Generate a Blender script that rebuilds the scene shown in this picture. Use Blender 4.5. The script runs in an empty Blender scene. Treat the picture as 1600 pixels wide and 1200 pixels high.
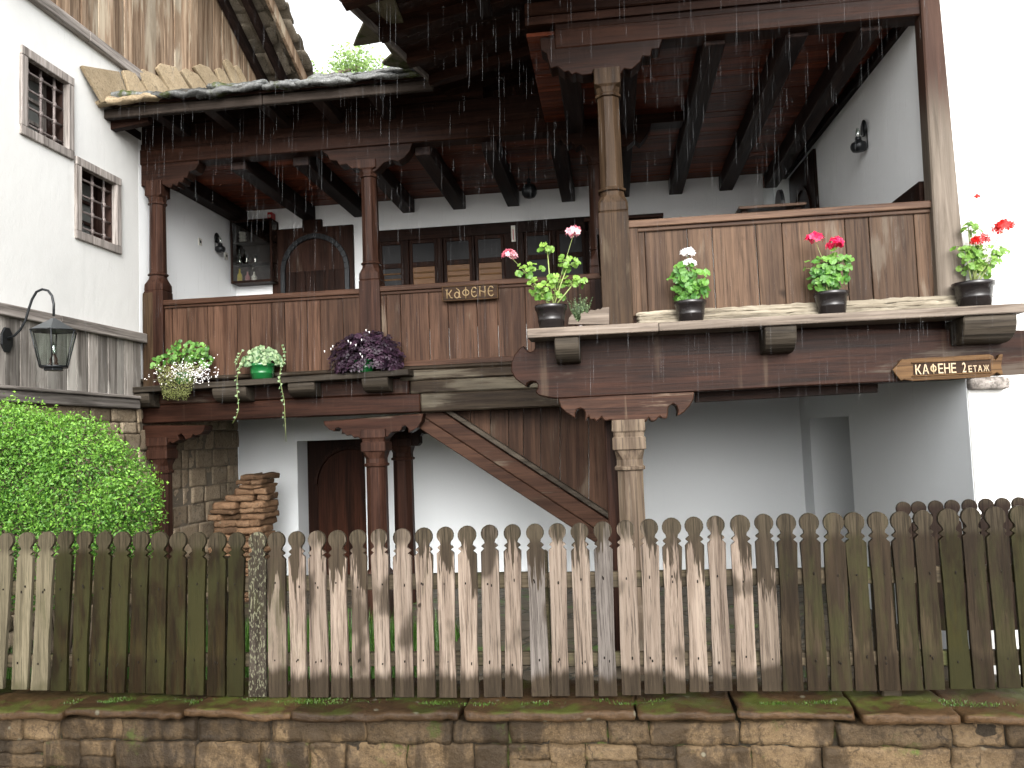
import bpy, bmesh, math, random
from mathutils import Vector, Matrix, noise
R = math.radians
rnd = random.Random(7)
S = bpy.context.scene
# ------------------------------------------------------------------ camera
F = 1280.0; PITCH = math.atan(85/F); ROLL = R(2.1); YAW = R(6.9)
EYE = Vector((0, 0, 2.3))
fw = Vector((-math.sin(YAW)*math.cos(PITCH), math.cos(YAW)*math.cos(PITCH), math.sin(PITCH)))
r0 = fw.cross(Vector((0, 0, 1))).normalized(); u0 = r0.cross(fw)
rt = r0*math.cos(ROLL) - u0*math.sin(ROLL); up = u0*math.cos(ROLL) + r0*math.sin(ROLL)
cd = bpy.data.cameras.new('camera'); cam = bpy.data.objects.new('camera', cd)
S.collection.objects.link(cam); S.camera = cam
mt = Matrix((rt, up, -fw)).transposed().to_4x4(); mt.translation = EYE
cam.matrix_world = mt
cd.sensor_width = 36; cd.lens = 36*F/1600; cd.clip_end = 500; cd.clip_start = 0.05
# ------------------------------------------------------------------ world, sun, exposure
SUN_EL, SUN_AZ = R(30), R(168)      # compass-like angle measured from +Y towards +X
w = bpy.data.worlds.new('World'); S.world = w; w.use_nodes = True
nt = w.node_tree; nt.nodes.clear()
sky = nt.nodes.new('ShaderNodeTexSky'); sky.sky_type = 'NISHITA'; sky.sun_disc = False
sky.sun_elevation = SUN_EL; sky.sun_rotation = SUN_AZ; sky.dust_density = 4; sky.air_density = 1.2; sky.ozone_density = 1.0
hs = nt.nodes.new('ShaderNodeHueSaturation'); hs.inputs['Saturation'].default_value = 0.10
bg = nt.nodes.new('ShaderNodeBackground'); bg.inputs['Strength'].default_value = 0.15
wo = nt.nodes.new('ShaderNodeOutputWorld')
nt.links.new(sky.outputs[0], hs.inputs['Color']); nt.links.new(hs.outputs[0], bg.inputs[0]); nt.links.new(bg.outputs[0], wo.inputs[0])
sl = bpy.data.lights.new('sun', 'SUN'); sl.energy = 0.6; sl.angle = R(60); sl.color = (1, .97, .93)
so = bpy.data.objects.new('sun', sl); S.collection.objects.link(so)
sd = Vector((math.sin(SUN_AZ)*math.cos(SUN_EL), math.cos(SUN_AZ)*math.cos(SUN_EL), math.sin(SUN_EL)))
so.rotation_euler = sd.to_track_quat('Z', 'Y').to_euler()
S.view_settings.view_transform = 'Standard'; S.view_settings.look = 'None'
S.view_settings.gamma = 1; S.view_settings.exposure = 1.85
S.cycles.max_bounces = 7; S.cycles.diffuse_bounces = 5; S.cycles.transparent_max_bounces = 12

def P(px, py, X=None, Y=None, Z=None):
    d = fw + rt*((px-800)/F) + up*((600-py)/F)
    t = X/d.x if X is not None else Y/d.y if Y is not None else (Z-EYE.z)/d.z
    return EYE + d*t

# ------------------------------------------------------------------ materials
class NT:
    def __init__(s, name):
        s.m = bpy.data.materials.new(name); s.m.use_nodes = True
        s.t = s.m.node_tree; s.t.nodes.clear()
        s.out = s.n('OutputMaterial'); s.b = s.n('BsdfPrincipled'); s.l(s.b.outputs[0], s.out.inputs[0])
    def n(s, k, **kw):
        x = s.t.nodes.new('ShaderNode'+k)
        for a, v in kw.items(): setattr(x, a, v)
        return x
    def l(s, a, b): s.t.links.new(a, b)
    def put(s, inp, v):
        if hasattr(v, 'links'): s.l(v, inp)
        elif isinstance(v, tuple) and len(v) == 3 and inp.type == 'RGBA': inp.default_value = v+(1,)
        else: inp.default_value = v
    def math(s, op, a, b=None, c=None, clamp=False):
        x = s.n('Math', operation=op); x.use_clamp = clamp
        for i, v in enumerate((a, b, c)):
            if v is not None: s.put(x.inputs[i], v)
        return x.outputs[0]
    def vmath(s, op, a, b=None, sc=None):
        x = s.n('VectorMath', operation=op); s.put(x.inputs[0], a)
        if b is not None: s.put(x.inputs[1], b)
        if sc is not None: s.put(x.inputs['Scale'], sc)
        return x.outputs[0]
    def obj(s):
        if not hasattr(s, '_o'):
            tc = s.n('TexCoord'); s._o = tc.outputs['Object']
            a = s.n('Attribute', attribute_name='tint'); s.tint = a.outputs['Fac']
            oi = s.n('ObjectInfo'); s.rand = oi.outputs['Random']
        return s._o
    def varied(s):
        o = s.obj()
        off = s.math('ADD', s.math('MULTIPLY', s.tint, 37.0), s.math('MULTIPLY', s.rand, 17.0))
        cx = s.n('CombineXYZ'); s.l(off, cx.inputs[0]); s.l(off, cx.inputs[1]); s.l(off, cx.inputs[2])
        return s.vmath('ADD', o, cx.outputs[0])
    def noise(s, vec, scale=(1, 1, 1), sc=1.0, detail=5, rough=.6, dist=0.0):
        mp = s.n('Mapping'); s.l(vec, mp.inputs[0]); mp.inputs['Scale'].default_value = scale
        x = s.n('TexNoise'); s.l(mp.outputs[0], x.inputs['Vector'])
        x.inputs['Scale'].default_value = sc; x.inputs['Detail'].default_value = detail
        x.inputs['Roughness'].default_value = rough; x.inputs['Distortion'].default_value = dist
        return x.outputs[0]
    def ramp(s, fac, stops):
        x = s.n('ValToRGB'); s.l(fac, x.inputs[0]); e = x.color_ramp.elements
        while len(e) < len(stops): e.new(.5)
        for i, (p, c) in enumerate(stops):
            e[i].position = p; e[i].color = (c if isinstance(c, tuple) else (c, c, c))+(1,)
        return x.outputs[0]
    def mix(s, f, a, b, mode='MIX'):
        x = s.n('Mix', data_type='RGBA', blend_type=mode); s.put(x.inputs[0], f); s.put(x.inputs[6], a); s.put(x.inputs[7], b)
        return x.outputs[2]
    def step(s, v, lo, hi):
        x = s.n('MapRange'); x.interpolation_type = 'SMOOTHSTEP'; s.put(x.inputs[0], v)
        x.inputs[1].default_value = lo; x.inputs[2].default_value = hi; return x.outputs[0]
    def bump(s, h, strength=.3, dist=.01):
        x = s.n('Bump'); s.put(x.inputs['Height'], h); x.inputs['Strength'].default_value = strength
        x.inputs['Distance'].default_value = dist; s.l(x.outputs[0], s.b.inputs['Normal'])
    def fin(s, col, rough=.6, spec=.5):
        s.put(s.b.inputs['Base Color'], col); s.put(s.b.inputs['Roughness'], rough)
        s.b.inputs['Specular IOR Level'].default_value = spec
        return s.m
    def tinted(s, col, lo=.7, hi=1.3):
        f = s.math('ADD', s.math('MULTIPLY', s.tint, hi-lo), lo)
        return s.vmath('SCALE', col, sc=f)
    def sep(s, v):
        x = s.n('SeparateXYZ'); s.l(v, x.inputs[0]); return x.outputs

AX = {'Z': (14, 14, .7), 'X': (.7, 14, 14), 'Y': (14, .7, 14)}
AXF = {'Z': (60, 60, 1.6), 'X': (1.6, 60, 60), 'Y': (60, 1.6, 60)}
def wood(name, dark, light, axis='Z', rough=.6, grey=None, grey_amt=0.0, spec=.07, lo=.65, hi=1.3, bump=.5, moss=0.0, streak=0.0):
    k = NT(name); v = k.varied()
    g = k.noise(v, AX[axis], 1.0, 8, .65, .6); fine = k.noise(v, AXF[axis], 1.0, 6, .7, .2)
    c = k.ramp(g, [(.36, dark), (.64, light)])
    c = k.mix(k.math('MULTIPLY', k.step(fine, .47, .66), .7), c, tuple(x*.4 for x in dark))
    if grey:
        b = k.noise(v, tuple(x*.16+.6 for x in AX[axis]), 1.0, 6, .6, .3)
        b2 = k.math('ADD', b, k.math('MULTIPLY', k.math('SUBTRACT', fine, .5), .35))
        c = k.mix(k.step(b2, .62-.35*grey_amt, .72-.3*grey_amt), c, grey)
    if streak:      # pale run-off stains down the wood
        sn = k.noise(v, (9, 9, .5), 1.0, 4, .6)
        c = k.mix(k.math('MULTIPLY', k.step(sn, .60, .75), streak), c, (.24, .18, .125))
    if moss:
        mn = k.noise(v, (3, 3, 2), 1.0, 6, .7)
        c = k.mix(k.math('MULTIPLY', k.step(mn, .5, .7), moss), c, (.045, .06, .015))
    bl = k.noise(v, tuple(x*.22+.3 for x in AX[axis]), 1.0, 6, .65, .5); c = k.mix(k.math('MULTIPLY', k.step(bl, .46, .64), .36), c, tuple(x*.45 for x in dark))
    kn = k.noise(v, (2.2, 2.2, 2.2), 1.0, 2, .5)
    c = k.mix(k.step(kn, .74, .8), c, tuple(x*.4 for x in dark))
    c = k.tinted(c, lo, hi)
    k.bump(k.math('ADD', k.math('MULTIPLY', g, .6), k.math('MULTIPLY', fine, .5)), bump, .006)
    rr = k.math('ADD', k.math('MULTIPLY', g, .25), rough-.12)
    return k.fin(c, rr, spec)

def plaster(name, col, dirt=.25, d=(.45, .45, .42)):
    k = NT(name); v = k.varied()
    a = k.noise(v, (.8, .8, .5), 1.0, 7, .6); st = k.noise(v, (5, 5, .5), 1.0, 5, .6)
    f = k.noise(v, (1, 1, 1), 45.0, 5, .7); m = k.noise(v, (1, 1, 1), 5.0, 4, .6)
    c = k.mix(k.math('MULTIPLY', k.step(a, .45, .8), dirt), col, d)
    c = k.mix(k.math('MULTIPLY', k.step(st, .55, .8), dirt*.7), c, d)
    k.bump(k.math('ADD', k.math('MULTIPLY', f, .35), m), .35, .012)
    return k.fin(c, .9, .03)

def stone(name, stops, sc=3.0, rough=.75, moss=0.0, wet=0.0, bump=.6, lo=.6, hi=1.35, mossup=False, spec=.15):
    k = NT(name); v = k.varied()
    a = k.noise(v, (1, 1, 1.5), sc, 9, .65, .4); f = k.noise(v, (1, 1, 1), sc*14, 6, .7)
    c = k.ramp(a, stops)
    c = k.mix(k.math('MULTIPLY', k.step(f, .46, .66), .6), c, tuple(x*.45 for x in stops[0][1]))
    f2 = k.noise(v, (1, 1, 1), sc*40, 4, .7); c = k.mix(k.math('MULTIPLY', k.step(f2, .5, .62), .35), c, tuple(min(1, x*1.25) for x in stops[-1][1]))
    ck = k.n('TexVoronoi'); ck.feature = 'DISTANCE_TO_EDGE'; ck.inputs['Scale'].default_value = sc*1.1
    nz = k.n('TexNoise'); k.l(v, nz.inputs['Vector']); nz.inputs['Scale'].default_value = 7; nz.inputs['Detail'].default_value = 6
    k.l(k.vmath('ADD', v, k.vmath('SCALE', nz.outputs[1], sc=.28)), ck.inputs['Vector'])
    c = k.mix(k.math('MULTIPLY', k.math('MULTIPLY', k.step(ck.outputs['Distance'], .03, .0), k.step(a, .45, .6)), .7), c, tuple(x*.3 for x in stops[0][1]))
    if wet:
        wn = k.noise(k.obj(), (1.6, 1.6, .55), 2.0, 7, .65, .5)
        c = k.mix(k.math('MULTIPLY', k.step(wn, .47, .56), wet), c, tuple(x*.55 for x in stops[0][1]))
    if moss:
        mn = k.noise(k.obj(), (1, 1, 1), 3.2, 8, .7)
        mf = k.step(mn, .62-.25*moss, .72-.25*moss)
        if mossup:
            gn = k.n('NewGeometry'); mf = k.math('MULTIPLY', k.math('MULTIPLY', mf, .7), k.step(k.sep(gn.outputs['Normal'])[2], .5, .95))
        c = k.mix(mf, c, k.mix(f, (.012, .020, .004), (.065, .08, .014)))
    lich = k.n('TexVoronoi'); k.l(v, lich.inputs['Vector']); lich.inputs['Scale'].default_value = 9
    lf = k.math('MULTIPLY', k.step(lich.outputs['Distance'], .16, .10), k.step(k.noise(v, (1, 1, 1), 2.0, 2, .5), .56, .62))
    c = k.mix(k.math('MULTIPLY', lf, .4), c, (.16, .16, .12))
    c = k.tinted(c, lo, hi)
    k.bump(k.math('ADD', k.math('ADD', a, k.math('MULTIPLY', f, .35)), k.math('MULTIPLY', f2, .12)), bump, .025)
    return k.fin(c, rough, spec)

def simple(name, col, rough=.5, metal=0.0, spec=.5, bumpn=0.0, coat=0.0, nsc=20):
    k = NT(name); v = k.varied()
    n = k.noise(v, (1, 1, 1), nsc, 5, .6)
    c = k.mix(n, tuple(x*.75 for x in col), tuple(min(1, x*1.2) for x in col))
    if bumpn: k.bump(n, bumpn, .005)
    k.b.inputs['Metallic'].default_value = metal; k.b.inputs['Coat Weight'].default_value = coat
    k.b.inputs['Coat Roughness'].default_value = .1
    return k.fin(k.tinted(c, .75, 1.25), rough, spec)

def leafmat(name, dark, light, trans=.35, rough=.45, vein=None):
    k = NT(name); k.obj()
    c = k.ramp(k.tint, [(0, dark), (1, light)])
    n = k.noise(k._o, (1, 1, 1), 30.0, 3, .6)
    c = k.mix(k.math('MULTIPLY', k.step(n, .45, .7), .3), c, tuple(x*.6 for x in dark))
    k.fin(c, rough, .4)
    tr = k.n('BsdfTranslucent'); k.l(c, tr.inputs[0])
    mx = k.n('MixShader'); mx.inputs[0].default_value = trans
    k.l(k.b.outputs[0], mx.inputs[1]); k.l(tr.outputs[0], mx.inputs[2]); k.l(mx.outputs[0], k.out.inputs[0])
    return k.m

def glass(name, col=(.9, .95, .93), alpha=.25, rough=.05):
    k = NT(name)
    tr = k.n('BsdfTransparent'); k.put(tr.inputs[0], col); gl = k.n('BsdfGlossy'); gl.inputs['Roughness'].default_value = rough
    mx = k.n('MixShader'); mx.inputs[0].default_value = alpha
    k.l(tr.outputs[0], mx.inputs[1]); k.l(gl.outputs[0], mx.inputs[2]); k.l(mx.outputs[0], k.out.inputs[0])
    return k.m

M = {}
DK = ((0.01125, 0.005237, 0.003465), (0.03375, 0.01433, 0.00891))
M['dark_z'] = wood('dark_wood_upright', *DK, 'Z', .5); M['dark_x'] = wood('dark_wood_level', *DK, 'X', .5); M['dark_y'] = wood('dark_wood_deep', (.013, .009, .009), (.035, .022, .018), 'Y', .55)
RED = ((0.009406, 0.003742, 0.002285), (0.02793, 0.01138, 0.006571))
M['red_x'] = wood('red_brown_wood_level', *RED, 'X', .45); M['red_z'] = wood('red_brown_wood_upright', *RED, 'Z', .5)
M['red_low'] = wood('lower_beam_wood', (0.01155, 0.004938, 0.003119), (0.03273, 0.01353, 0.008316), 'X', .42, grey=(0.0616, 0.04754, 0.03639), grey_amt=.05, streak=.12)
M['weather_x'] = wood('weathered_beam_wood', (0.01281, 0.008277, 0.005392), (0.03329, 0.02435, 0.01618), 'X', .6, grey=(0.07681, 0.06571, 0.0477), grey_amt=.35, bump=.9)
M['ceil'] = wood('ceiling_board_wood', (0.06357, 0.01605, 0.006892), (0.2179, 0.05307, 0.02166), 'X', .4, spec=.1)
M['panel'] = wood('parapet_board_wood', (0.03042, 0.01487, 0.008905), (0.07361, 0.03967, 0.02493), 'Z', .5, grey=(0.09815, 0.07437, 0.05343), grey_amt=.06, lo=.72, hi=1.3)
M['panel2'] = wood('paler_parapet_board_wood', (0.03362, 0.01898, 0.01172), (0.08306, 0.05142, 0.03268), 'Z', .5, grey=(0.1028, 0.07911, 0.0586), grey_amt=.15, lo=.72, hi=1.25)
M['rail'] = wood('handrail_wood', (0.04462, 0.02315, 0.01478), (0.1102, 0.06689, 0.04389), 'X', .45)
M['post_l'] = wood('reddish_post_wood', (0.0153, 0.006372, 0.004039), (0.04399, 0.02062, 0.01346), 'Z', .45, grey=(0.0765, 0.05998, 0.04376), grey_amt=.05)
M['post_c'] = wood('pale_post_wood', (0.02114, 0.01181, 0.006305), (0.05496, 0.03446, 0.01971), 'Z', .5, grey=(0.06342, 0.04727, 0.02996), grey_amt=.2)
M['post_w'] = wood('bleached_post_wood', (0.05419, 0.03773, 0.02632), (0.13, 0.09894, 0.07096), 'Z', .6, grey=(0.1355, 0.1119, 0.08469), grey_amt=.3)
M['grey_z'] = wood('grey_weathered_boards', (0.1251, 0.1107, 0.0963), (0.3465, 0.3176, 0.2887), 'Z', .7, grey=(0.385, 0.3609, 0.3272), grey_amt=.35, lo=.6, hi=1.25)
M['grey_y'] = wood('grey_weathered_ledge', (0.1087, 0.0957, 0.08482), (0.3262, 0.2936, 0.2664), 'Y', .6)
M['grey_x'] = wood('grey_weathered_shelf', (0.02288, 0.01838, 0.01369), (0.06406, 0.05271, 0.04027), 'X', .6)
M['shelf_p'] = wood('bleached_shelf_wood', (0.09104, 0.07019, 0.05521), (0.2087, 0.1745, 0.1436), 'X', .6, bump=.7)
M['sill_p'] = wood('bleached_sill_wood', (0.1013, 0.08353, 0.06068), (0.314, 0.2784, 0.2148), 'X', .7, bump=1.0)
M['gable'] = wood('gable_board_wood', (0.1401, 0.08673, 0.05319), (0.3959, 0.2891, 0.1995), 'Z', .7, grey=(0.4123, 0.3469, 0.2586), grey_amt=.3, lo=.6, hi=1.2)
M['frame'] = wood('window_frame_wood', (0.1603, 0.1401, 0.1251), (0.4206, 0.3805, 0.3505), 'Z', .7)
M['framein'] = wood('window_reveal_wood', (0.0216, 0.01056, 0.00864), (0.05616, 0.0336, 0.0264), 'Z', .6)
M['sign'] = wood('carved_sign_wood', (0.04608, 0.02333, 0.01014), (0.09984, 0.05645, 0.02534), 'X', .5)
M['signd'] = wood('carved_sign_ground', (0.021, 0.0108, 0.006), (0.048, 0.0252, 0.0132), 'X', .5)
M['letter'] = simple('gilded_letter_paint', (0.2346, 0.162, 0.07538), .5); M['letter2'] = simple('cream_letter_paint', (0.357, 0.2635, 0.153), .5)
M['white'] = plaster('exterior_lime_plaster', (.64, .64, .62), .40, (.42, .425, .41))
M['inner'] = plaster('veranda_lime_plaster', (.80, .815, .82), .16, (.64, .655, .66))
STW = [(.28, (0.03219, 0.0211, 0.01105)), (.5, (0.06439, 0.04255, 0.02184)), (.75, (0.09847, 0.06807, 0.03727))]
M['inlow'] = plaster('passage_shaded_plaster', (.68, .705, .72), .14, (.55, .57, .58)); M['stone'] = stone('retaining_wall_sandstone', STW, 2.6, .6, moss=.12, wet=.85, bump=.9)  # passage plaster: greyer copy of the veranda plaster, shade put into its colour
M['mortar'] = stone('dark_wall_mortar', [(.3, (0.009608, 0.007426, 0.004826)), (.7, (0.02883, 0.02184, 0.01411))], 6, .9, moss=.35)
M['cap'] = stone('mossy_cap_stone', [(.3, (0.02705, 0.01512, 0.006597)), (.7, (0.05409, 0.03113, 0.01466))], 4, .45, moss=.55, wet=.4, mossup=True)
M['ashlar'] = stone('passage_sandstone', [(.3, (0.1816, 0.1358, 0.08891)), (.5, (0.2582, 0.2015, 0.1378)), (.75, (0.3251, 0.2717, 0.2002))], 2.4, .85, lo=.7, hi=1.2)
M['ashm'] = stone('passage_mortar', [(.3, (0.116, 0.09622, 0.07471)), (.7, (0.1963, 0.1662, 0.1245))], 8, .95)
M['slab'] = stone('wet_roof_slab', [(.3, (.035, .036, .034)), (.7, (.16, .165, .16))], 5, .22, moss=.42, bump=.9, spec=.5)
M['slabtan'] = stone('tan_roof_slab', [(.3, (0.223, 0.1672, 0.1007)), (.7, (0.3718, 0.2958, 0.1954))], 3, .7, bump=.8, lo=.55, hi=1.2)
M['slab_v'] = stone('verge_slab_stone', [(.3, (0.065, 0.0585, 0.0351)), (.7, (0.156, 0.1365, 0.08775))], 3, .7, moss=.3); M['slabund'] = stone('roof_slab_underside', [(.3, (0.1224, 0.102, 0.0765)), (.7, (0.255, 0.2193, 0.1683))], 3, .8)
M['stack'] = stone('stacked_rust_stone', [(.3, (0.07514, 0.03988, 0.02084)), (.55, (0.1503, 0.08644, 0.04736)), (.8, (0.1965, 0.1396, 0.08842))], 4, .7, lo=.6, hi=1.25)
M['iron'] = simple('black_iron', (.022, .024, .026), .4, .6, bumpn=.3)
M['ironp'] = simple('rusty_grille_iron', (0.228, 0.192, 0.18), .6, .3, bumpn=.4)
M['tin'] = simple('lantern_sheet_metal', (.12, .13, .135), .3, .7)
M['blackpot'] = simple('black_plastic_pot', (.012, .010, .010), .22, 0, .5)
M['greenpot'] = simple('green_plastic_pot', (.008, .10, .025), .25, 0, .5, coat=.4)
M['brownpot'] = simple('brown_plastic_pot', (.03, .012, .008), .2)
M['soil'] = simple('potting_soil', (.03, .02, .014), .95, bumpn=.8)
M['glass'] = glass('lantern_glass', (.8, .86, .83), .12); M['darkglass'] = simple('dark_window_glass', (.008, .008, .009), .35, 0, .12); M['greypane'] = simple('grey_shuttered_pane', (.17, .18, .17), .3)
M['cabglass'] = glass('cabinet_glass', (.8, .8, .78), .10); M['bottle'] = glass('clear_bottle_glass', (.75, .82, .78), .35)
M['amberp'] = simple('painted_warm_reflection_pane', (0.135, 0.06075, 0.018), .4, 0, .2, nsc=6); M['amber'] = wood('warm_bench_wood', (0.07875, 0.036, 0.01125), (0.162, 0.0855, 0.0315), 'X', .5)  # amber pane colour stands in for warm interior reflections, no emission
M['red'] = simple('red_alarm_enamel', (.45, .02, .02), .35); M['cream'] = simple('cream_plastic', (.62, .60, .54), .45)
M['yellow'] = simple('yellow_liquor', (.6, .5, .05), .3); M['pink'] = simple('pink_liquor', (.55, .25, .28), .3)
M['crock'] = simple('white_crockery', (.75, .75, .72), .3)
M['grass'] = leafmat('courtyard_grass_blades', (.02, .06, .008), (.07, .16, .02)); M['stem'] = simple('green_plant_stem', (.16, .20, .06), .6)
M['stemb'] = simple('brown_plant_stem', (.30, .20, .11), .7)
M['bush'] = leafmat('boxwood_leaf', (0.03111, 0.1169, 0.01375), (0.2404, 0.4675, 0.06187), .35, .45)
M['tree'] = leafmat('haze_paled_tree_leaf', (0.156, 0.26, 0.0715), (0.39, 0.546, 0.2002), .4); M['bark'] = simple('tree_bark', (.10, .075, .05), .9, bumpn=.8)  # tree leaves paled: distant haze is put into their colour
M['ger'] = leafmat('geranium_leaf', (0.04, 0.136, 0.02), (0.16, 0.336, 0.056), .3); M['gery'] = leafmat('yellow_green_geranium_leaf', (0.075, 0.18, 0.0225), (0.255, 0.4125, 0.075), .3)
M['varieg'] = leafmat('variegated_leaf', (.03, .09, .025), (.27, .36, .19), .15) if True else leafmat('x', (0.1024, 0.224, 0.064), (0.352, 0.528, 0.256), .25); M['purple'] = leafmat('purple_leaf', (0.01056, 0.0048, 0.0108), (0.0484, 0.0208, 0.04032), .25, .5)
M['moss2'] = leafmat('fine_hanging_foliage', (0.12, 0.1425, 0.0375), (0.3, 0.315, 0.12), .3); M['wfl'] = leafmat('white_petal', (.75, .72, .72), (.95, .93, .93), .3)
M['pfl'] = leafmat('pink_petal', (.75, .16, .24), (.95, .62, .66), .3); M['rfl'] = leafmat('scarlet_petal', (.50, .008, .010), (.85, .03, .02), .3)
M['mfl'] = leafmat('crimson_petal', (.55, .005, .06), (.85, .03, .13), .3); M['heather'] = leafmat('grey_green_sprig', (.05, .09, .04), (.16, .22, .10), .2)

def picket_mat(name, dry1, dry2, wet1, wet2, top, bot, mossy, pale=0.0):
    k = NT(name); o = k.obj(); v = k.varied(); z = k.sep(o)[2]
    g = k.noise(v, (26, 26, 1.3), 1.0, 8, .7, .7); fine = k.noise(v, (120, 120, 4), 1.0, 6, .7)
    st = k.noise(v, (17, 17, 1.8), 1.0, 5, .6); st2 = k.noise(v, (45, 45, 2.5), 1.0, 3, .6); bl = k.noise(v, (4, 4, 2.2), 1.0, 3, .5)
    dry = k.ramp(g, [(.34, tuple(x*.72 for x in dry1)), (.52, tuple((x+y)/2 for x, y in zip(dry1, dry2))), (.68, dry2)]); wet = k.ramp(g, [(.3, wet1), (.7, wet2)])
    sh = k.math('ADD', k.math('MULTIPLY', k.math('SUBTRACT', st, .5), 1.0), k.math('MULTIPLY', k.math('SUBTRACT', st2, .5), .75))
    th = k.math('ADD', z, sh)
    th = k.math('ADD', th, k.math('MULTIPLY', k.math('SUBTRACT', k.tint, .5), .28))
    ft = k.step(th, top-.025, top+.03)
    fb = k.step(k.math('ADD', z, k.math('MULTIPLY', k.math('SUBTRACT', st, .5), .16)), bot+.05, bot-.02)
    fm = k.math('MULTIPLY', k.step(bl, .56, .66), .85)
    f = k.math('MAXIMUM', k.math('MAXIMUM', ft, fb), fm)
    c = k.mix(f, dry, wet)
    c = k.mix(k.math('MULTIPLY', k.step(fine, .48, .66), .62), c, tuple(x*.7 for x in wet1))
    crk = k.noise(v, (55, 55, 1.1), 1.0, 3, .5); c = k.mix(k.math('MULTIPLY', k.step(crk, .66, .72), .8), c, (.02, .014, .01))
    mn = k.noise(v, (6, 6, 1.6), 1.0, 6, .7); mg = k.step(mn, .62-.3*mossy, .78-.25*mossy)
    c = k.mix(k.math('MULTIPLY', mg, .42), c, (.026, .028, .009))
    head = k.step(z, .80, .86)
    c = k.mix(k.math('MULTIPLY', head, .6), c, k.mix(k.step(fine, .4, .6), (.050, .040, .026), (.016, .013, .008)))
    lc = k.noise(v, (110, 110, 40), 1.0, 3, .6)
    if pale: c = k.mix(k.math('MULTIPLY', k.step(lc, .54, .60), pale), c, (.20, .20, .13))
    c = k.mix(k.step(k.noise(v, (16, 16, 7), 1.0, 2, .5), .765, .79), c, (.02, .014, .01))
    c = k.tinted(c, .78, 1.15)
    c = k.mix(k.step(k.tint, .02, .005), c, (.010, .008, .006))
    k.bump(k.math('ADD', g, k.math('MULTIPLY', fine, .5)), .8, .004)
    return k.fin(c, k.math('SUBTRACT', .8, k.math('MULTIPLY', f, .3)), .07)
W1, W2 = (0.01384, 0.009965, 0.006476), (0.04152, 0.031, 0.02043)
M['pk_bleach'] = picket_mat('bleached_picket_wood', (0.1037, 0.07696, 0.05899), (0.1901, 0.1539, 0.1233), W1, W2, .80, .10, .05)
M['pk_half'] = picket_mat('half_wet_picket_wood', (0.08232, 0.06174, 0.04608), (0.1529, 0.1235, 0.09775), W1, W2, .58, .14, .25)
M['pk_wet'] = picket_mat('wet_brown_picket_wood', (0.01975, 0.01411, 0.008568), (0.04148, 0.0301, 0.01869), (0.007905, 0.005456, 0.003115), (0.02371, 0.01599, 0.009341), .35, .2, .5)
M['pk_moss'] = picket_mat('mossy_dark_picket_wood', (0.009662, 0.006774, 0.002436), (0.0204, 0.01355, 0.004986), (0.004723, 0.003048, 0.001218), (0.01331, 0.008129, 0.003101), .3, .2, .75)
M['pk_pale'] = picket_mat('grey_pale_picket_wood', (0.06552, 0.05544, 0.03525), (0.126, 0.1084, 0.07275), (0.04032, 0.03528, 0.02047), (0.0756, 0.06552, 0.04094), 1.15, .05, .45)
M['pk_lich'] = picket_mat('lichen_picket_wood', (0.021, 0.0168, 0.0126), (0.0462, 0.0378, 0.0294), (0.0126, 0.01008, 0.00756), (0.0294, 0.0231, 0.0168), .3, .1, .4, pale=.45)
M['pk_grey'] = picket_mat('grey_picket_wood', (0.06653, 0.05746, 0.0499), (0.127, 0.1119, 0.1013), W1, W2, .80, .10, .15)
M['pk_back'] = picket_mat('reddish_wet_picket_wood', (0.01411, 0.008464, 0.005645), (0.03058, 0.01882, 0.01294), (0.008232, 0.004704, 0.003293), (0.01999, 0.01223, 0.008464), .4, .2, .2)

def ground_mat(name, stops, sc, paving=False, moss=0.0):
    k = NT(name); o = k.obj(); a = k.noise(o, (1, 1, 1), sc, 8, .65); c = k.ramp(a, stops); h = a
    if paving:
        vo = k.n('TexVoronoi'); vo.feature = 'DISTANCE_TO_EDGE'; k.l(k.vmath('ADD', o, k.vmath('SCALE', k.n('TexNoise').outputs[1], sc=.2)), vo.inputs['Vector']); vo.inputs['Scale'].default_value = 2.6
        e = k.step(vo.outputs['Distance'], .0, .06); c = k.mix(e, (.03, .028, .02), c); h = k.math('ADD', k.math('MULTIPLY', a, .4), e)
    if moss: c = k.mix(k.step(k.noise(o, (1, 1, 1), 1.3, 6, .7), .62-.3*moss, .7-.3*moss), c, (.05, .09, .02))
    k.bump(h, .6, .03); return k.fin(c, .6, .15)
M['pave'] = ground_mat('courtyard_paving', [(.3, (0.0357, 0.02856, 0.01963)), (.7, (0.08568, 0.06964, 0.04998))], 3, True, .2)
M['street'] = ground_mat('wet_street_cobbles', [(.3, (0.09, 0.081, 0.072)), (.7, (0.252, 0.225, 0.198))], 3, True)
M['hill'] = ground_mat('far_hillside', [(.3, (.03, .06, .02)), (.7, (.08, .13, .04))], .3)

# ------------------------------------------------------------------ mesh helpers
LOC = {}
def rootloc(o):
    while o is not None and o.name not in LOC: o = o.parent
    return LOC[o.name] if o is not None else Vector((0, 0, 0))
def tag(o, label=None, cat=None, group=None, kind=None):
    if label: o['label'] = label
    if cat: o['category'] = cat
    if group: o['group'] = group
    if kind: o['kind'] = kind
    return o
def thing(name, label, cat, loc, group=None):
    o = bpy.data.objects.new(name, None); S.collection.objects.link(o); o.location = loc; o.empty_display_size = .1
    LOC[o.name] = Vector(loc); return tag(o, label, cat, group)

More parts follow.
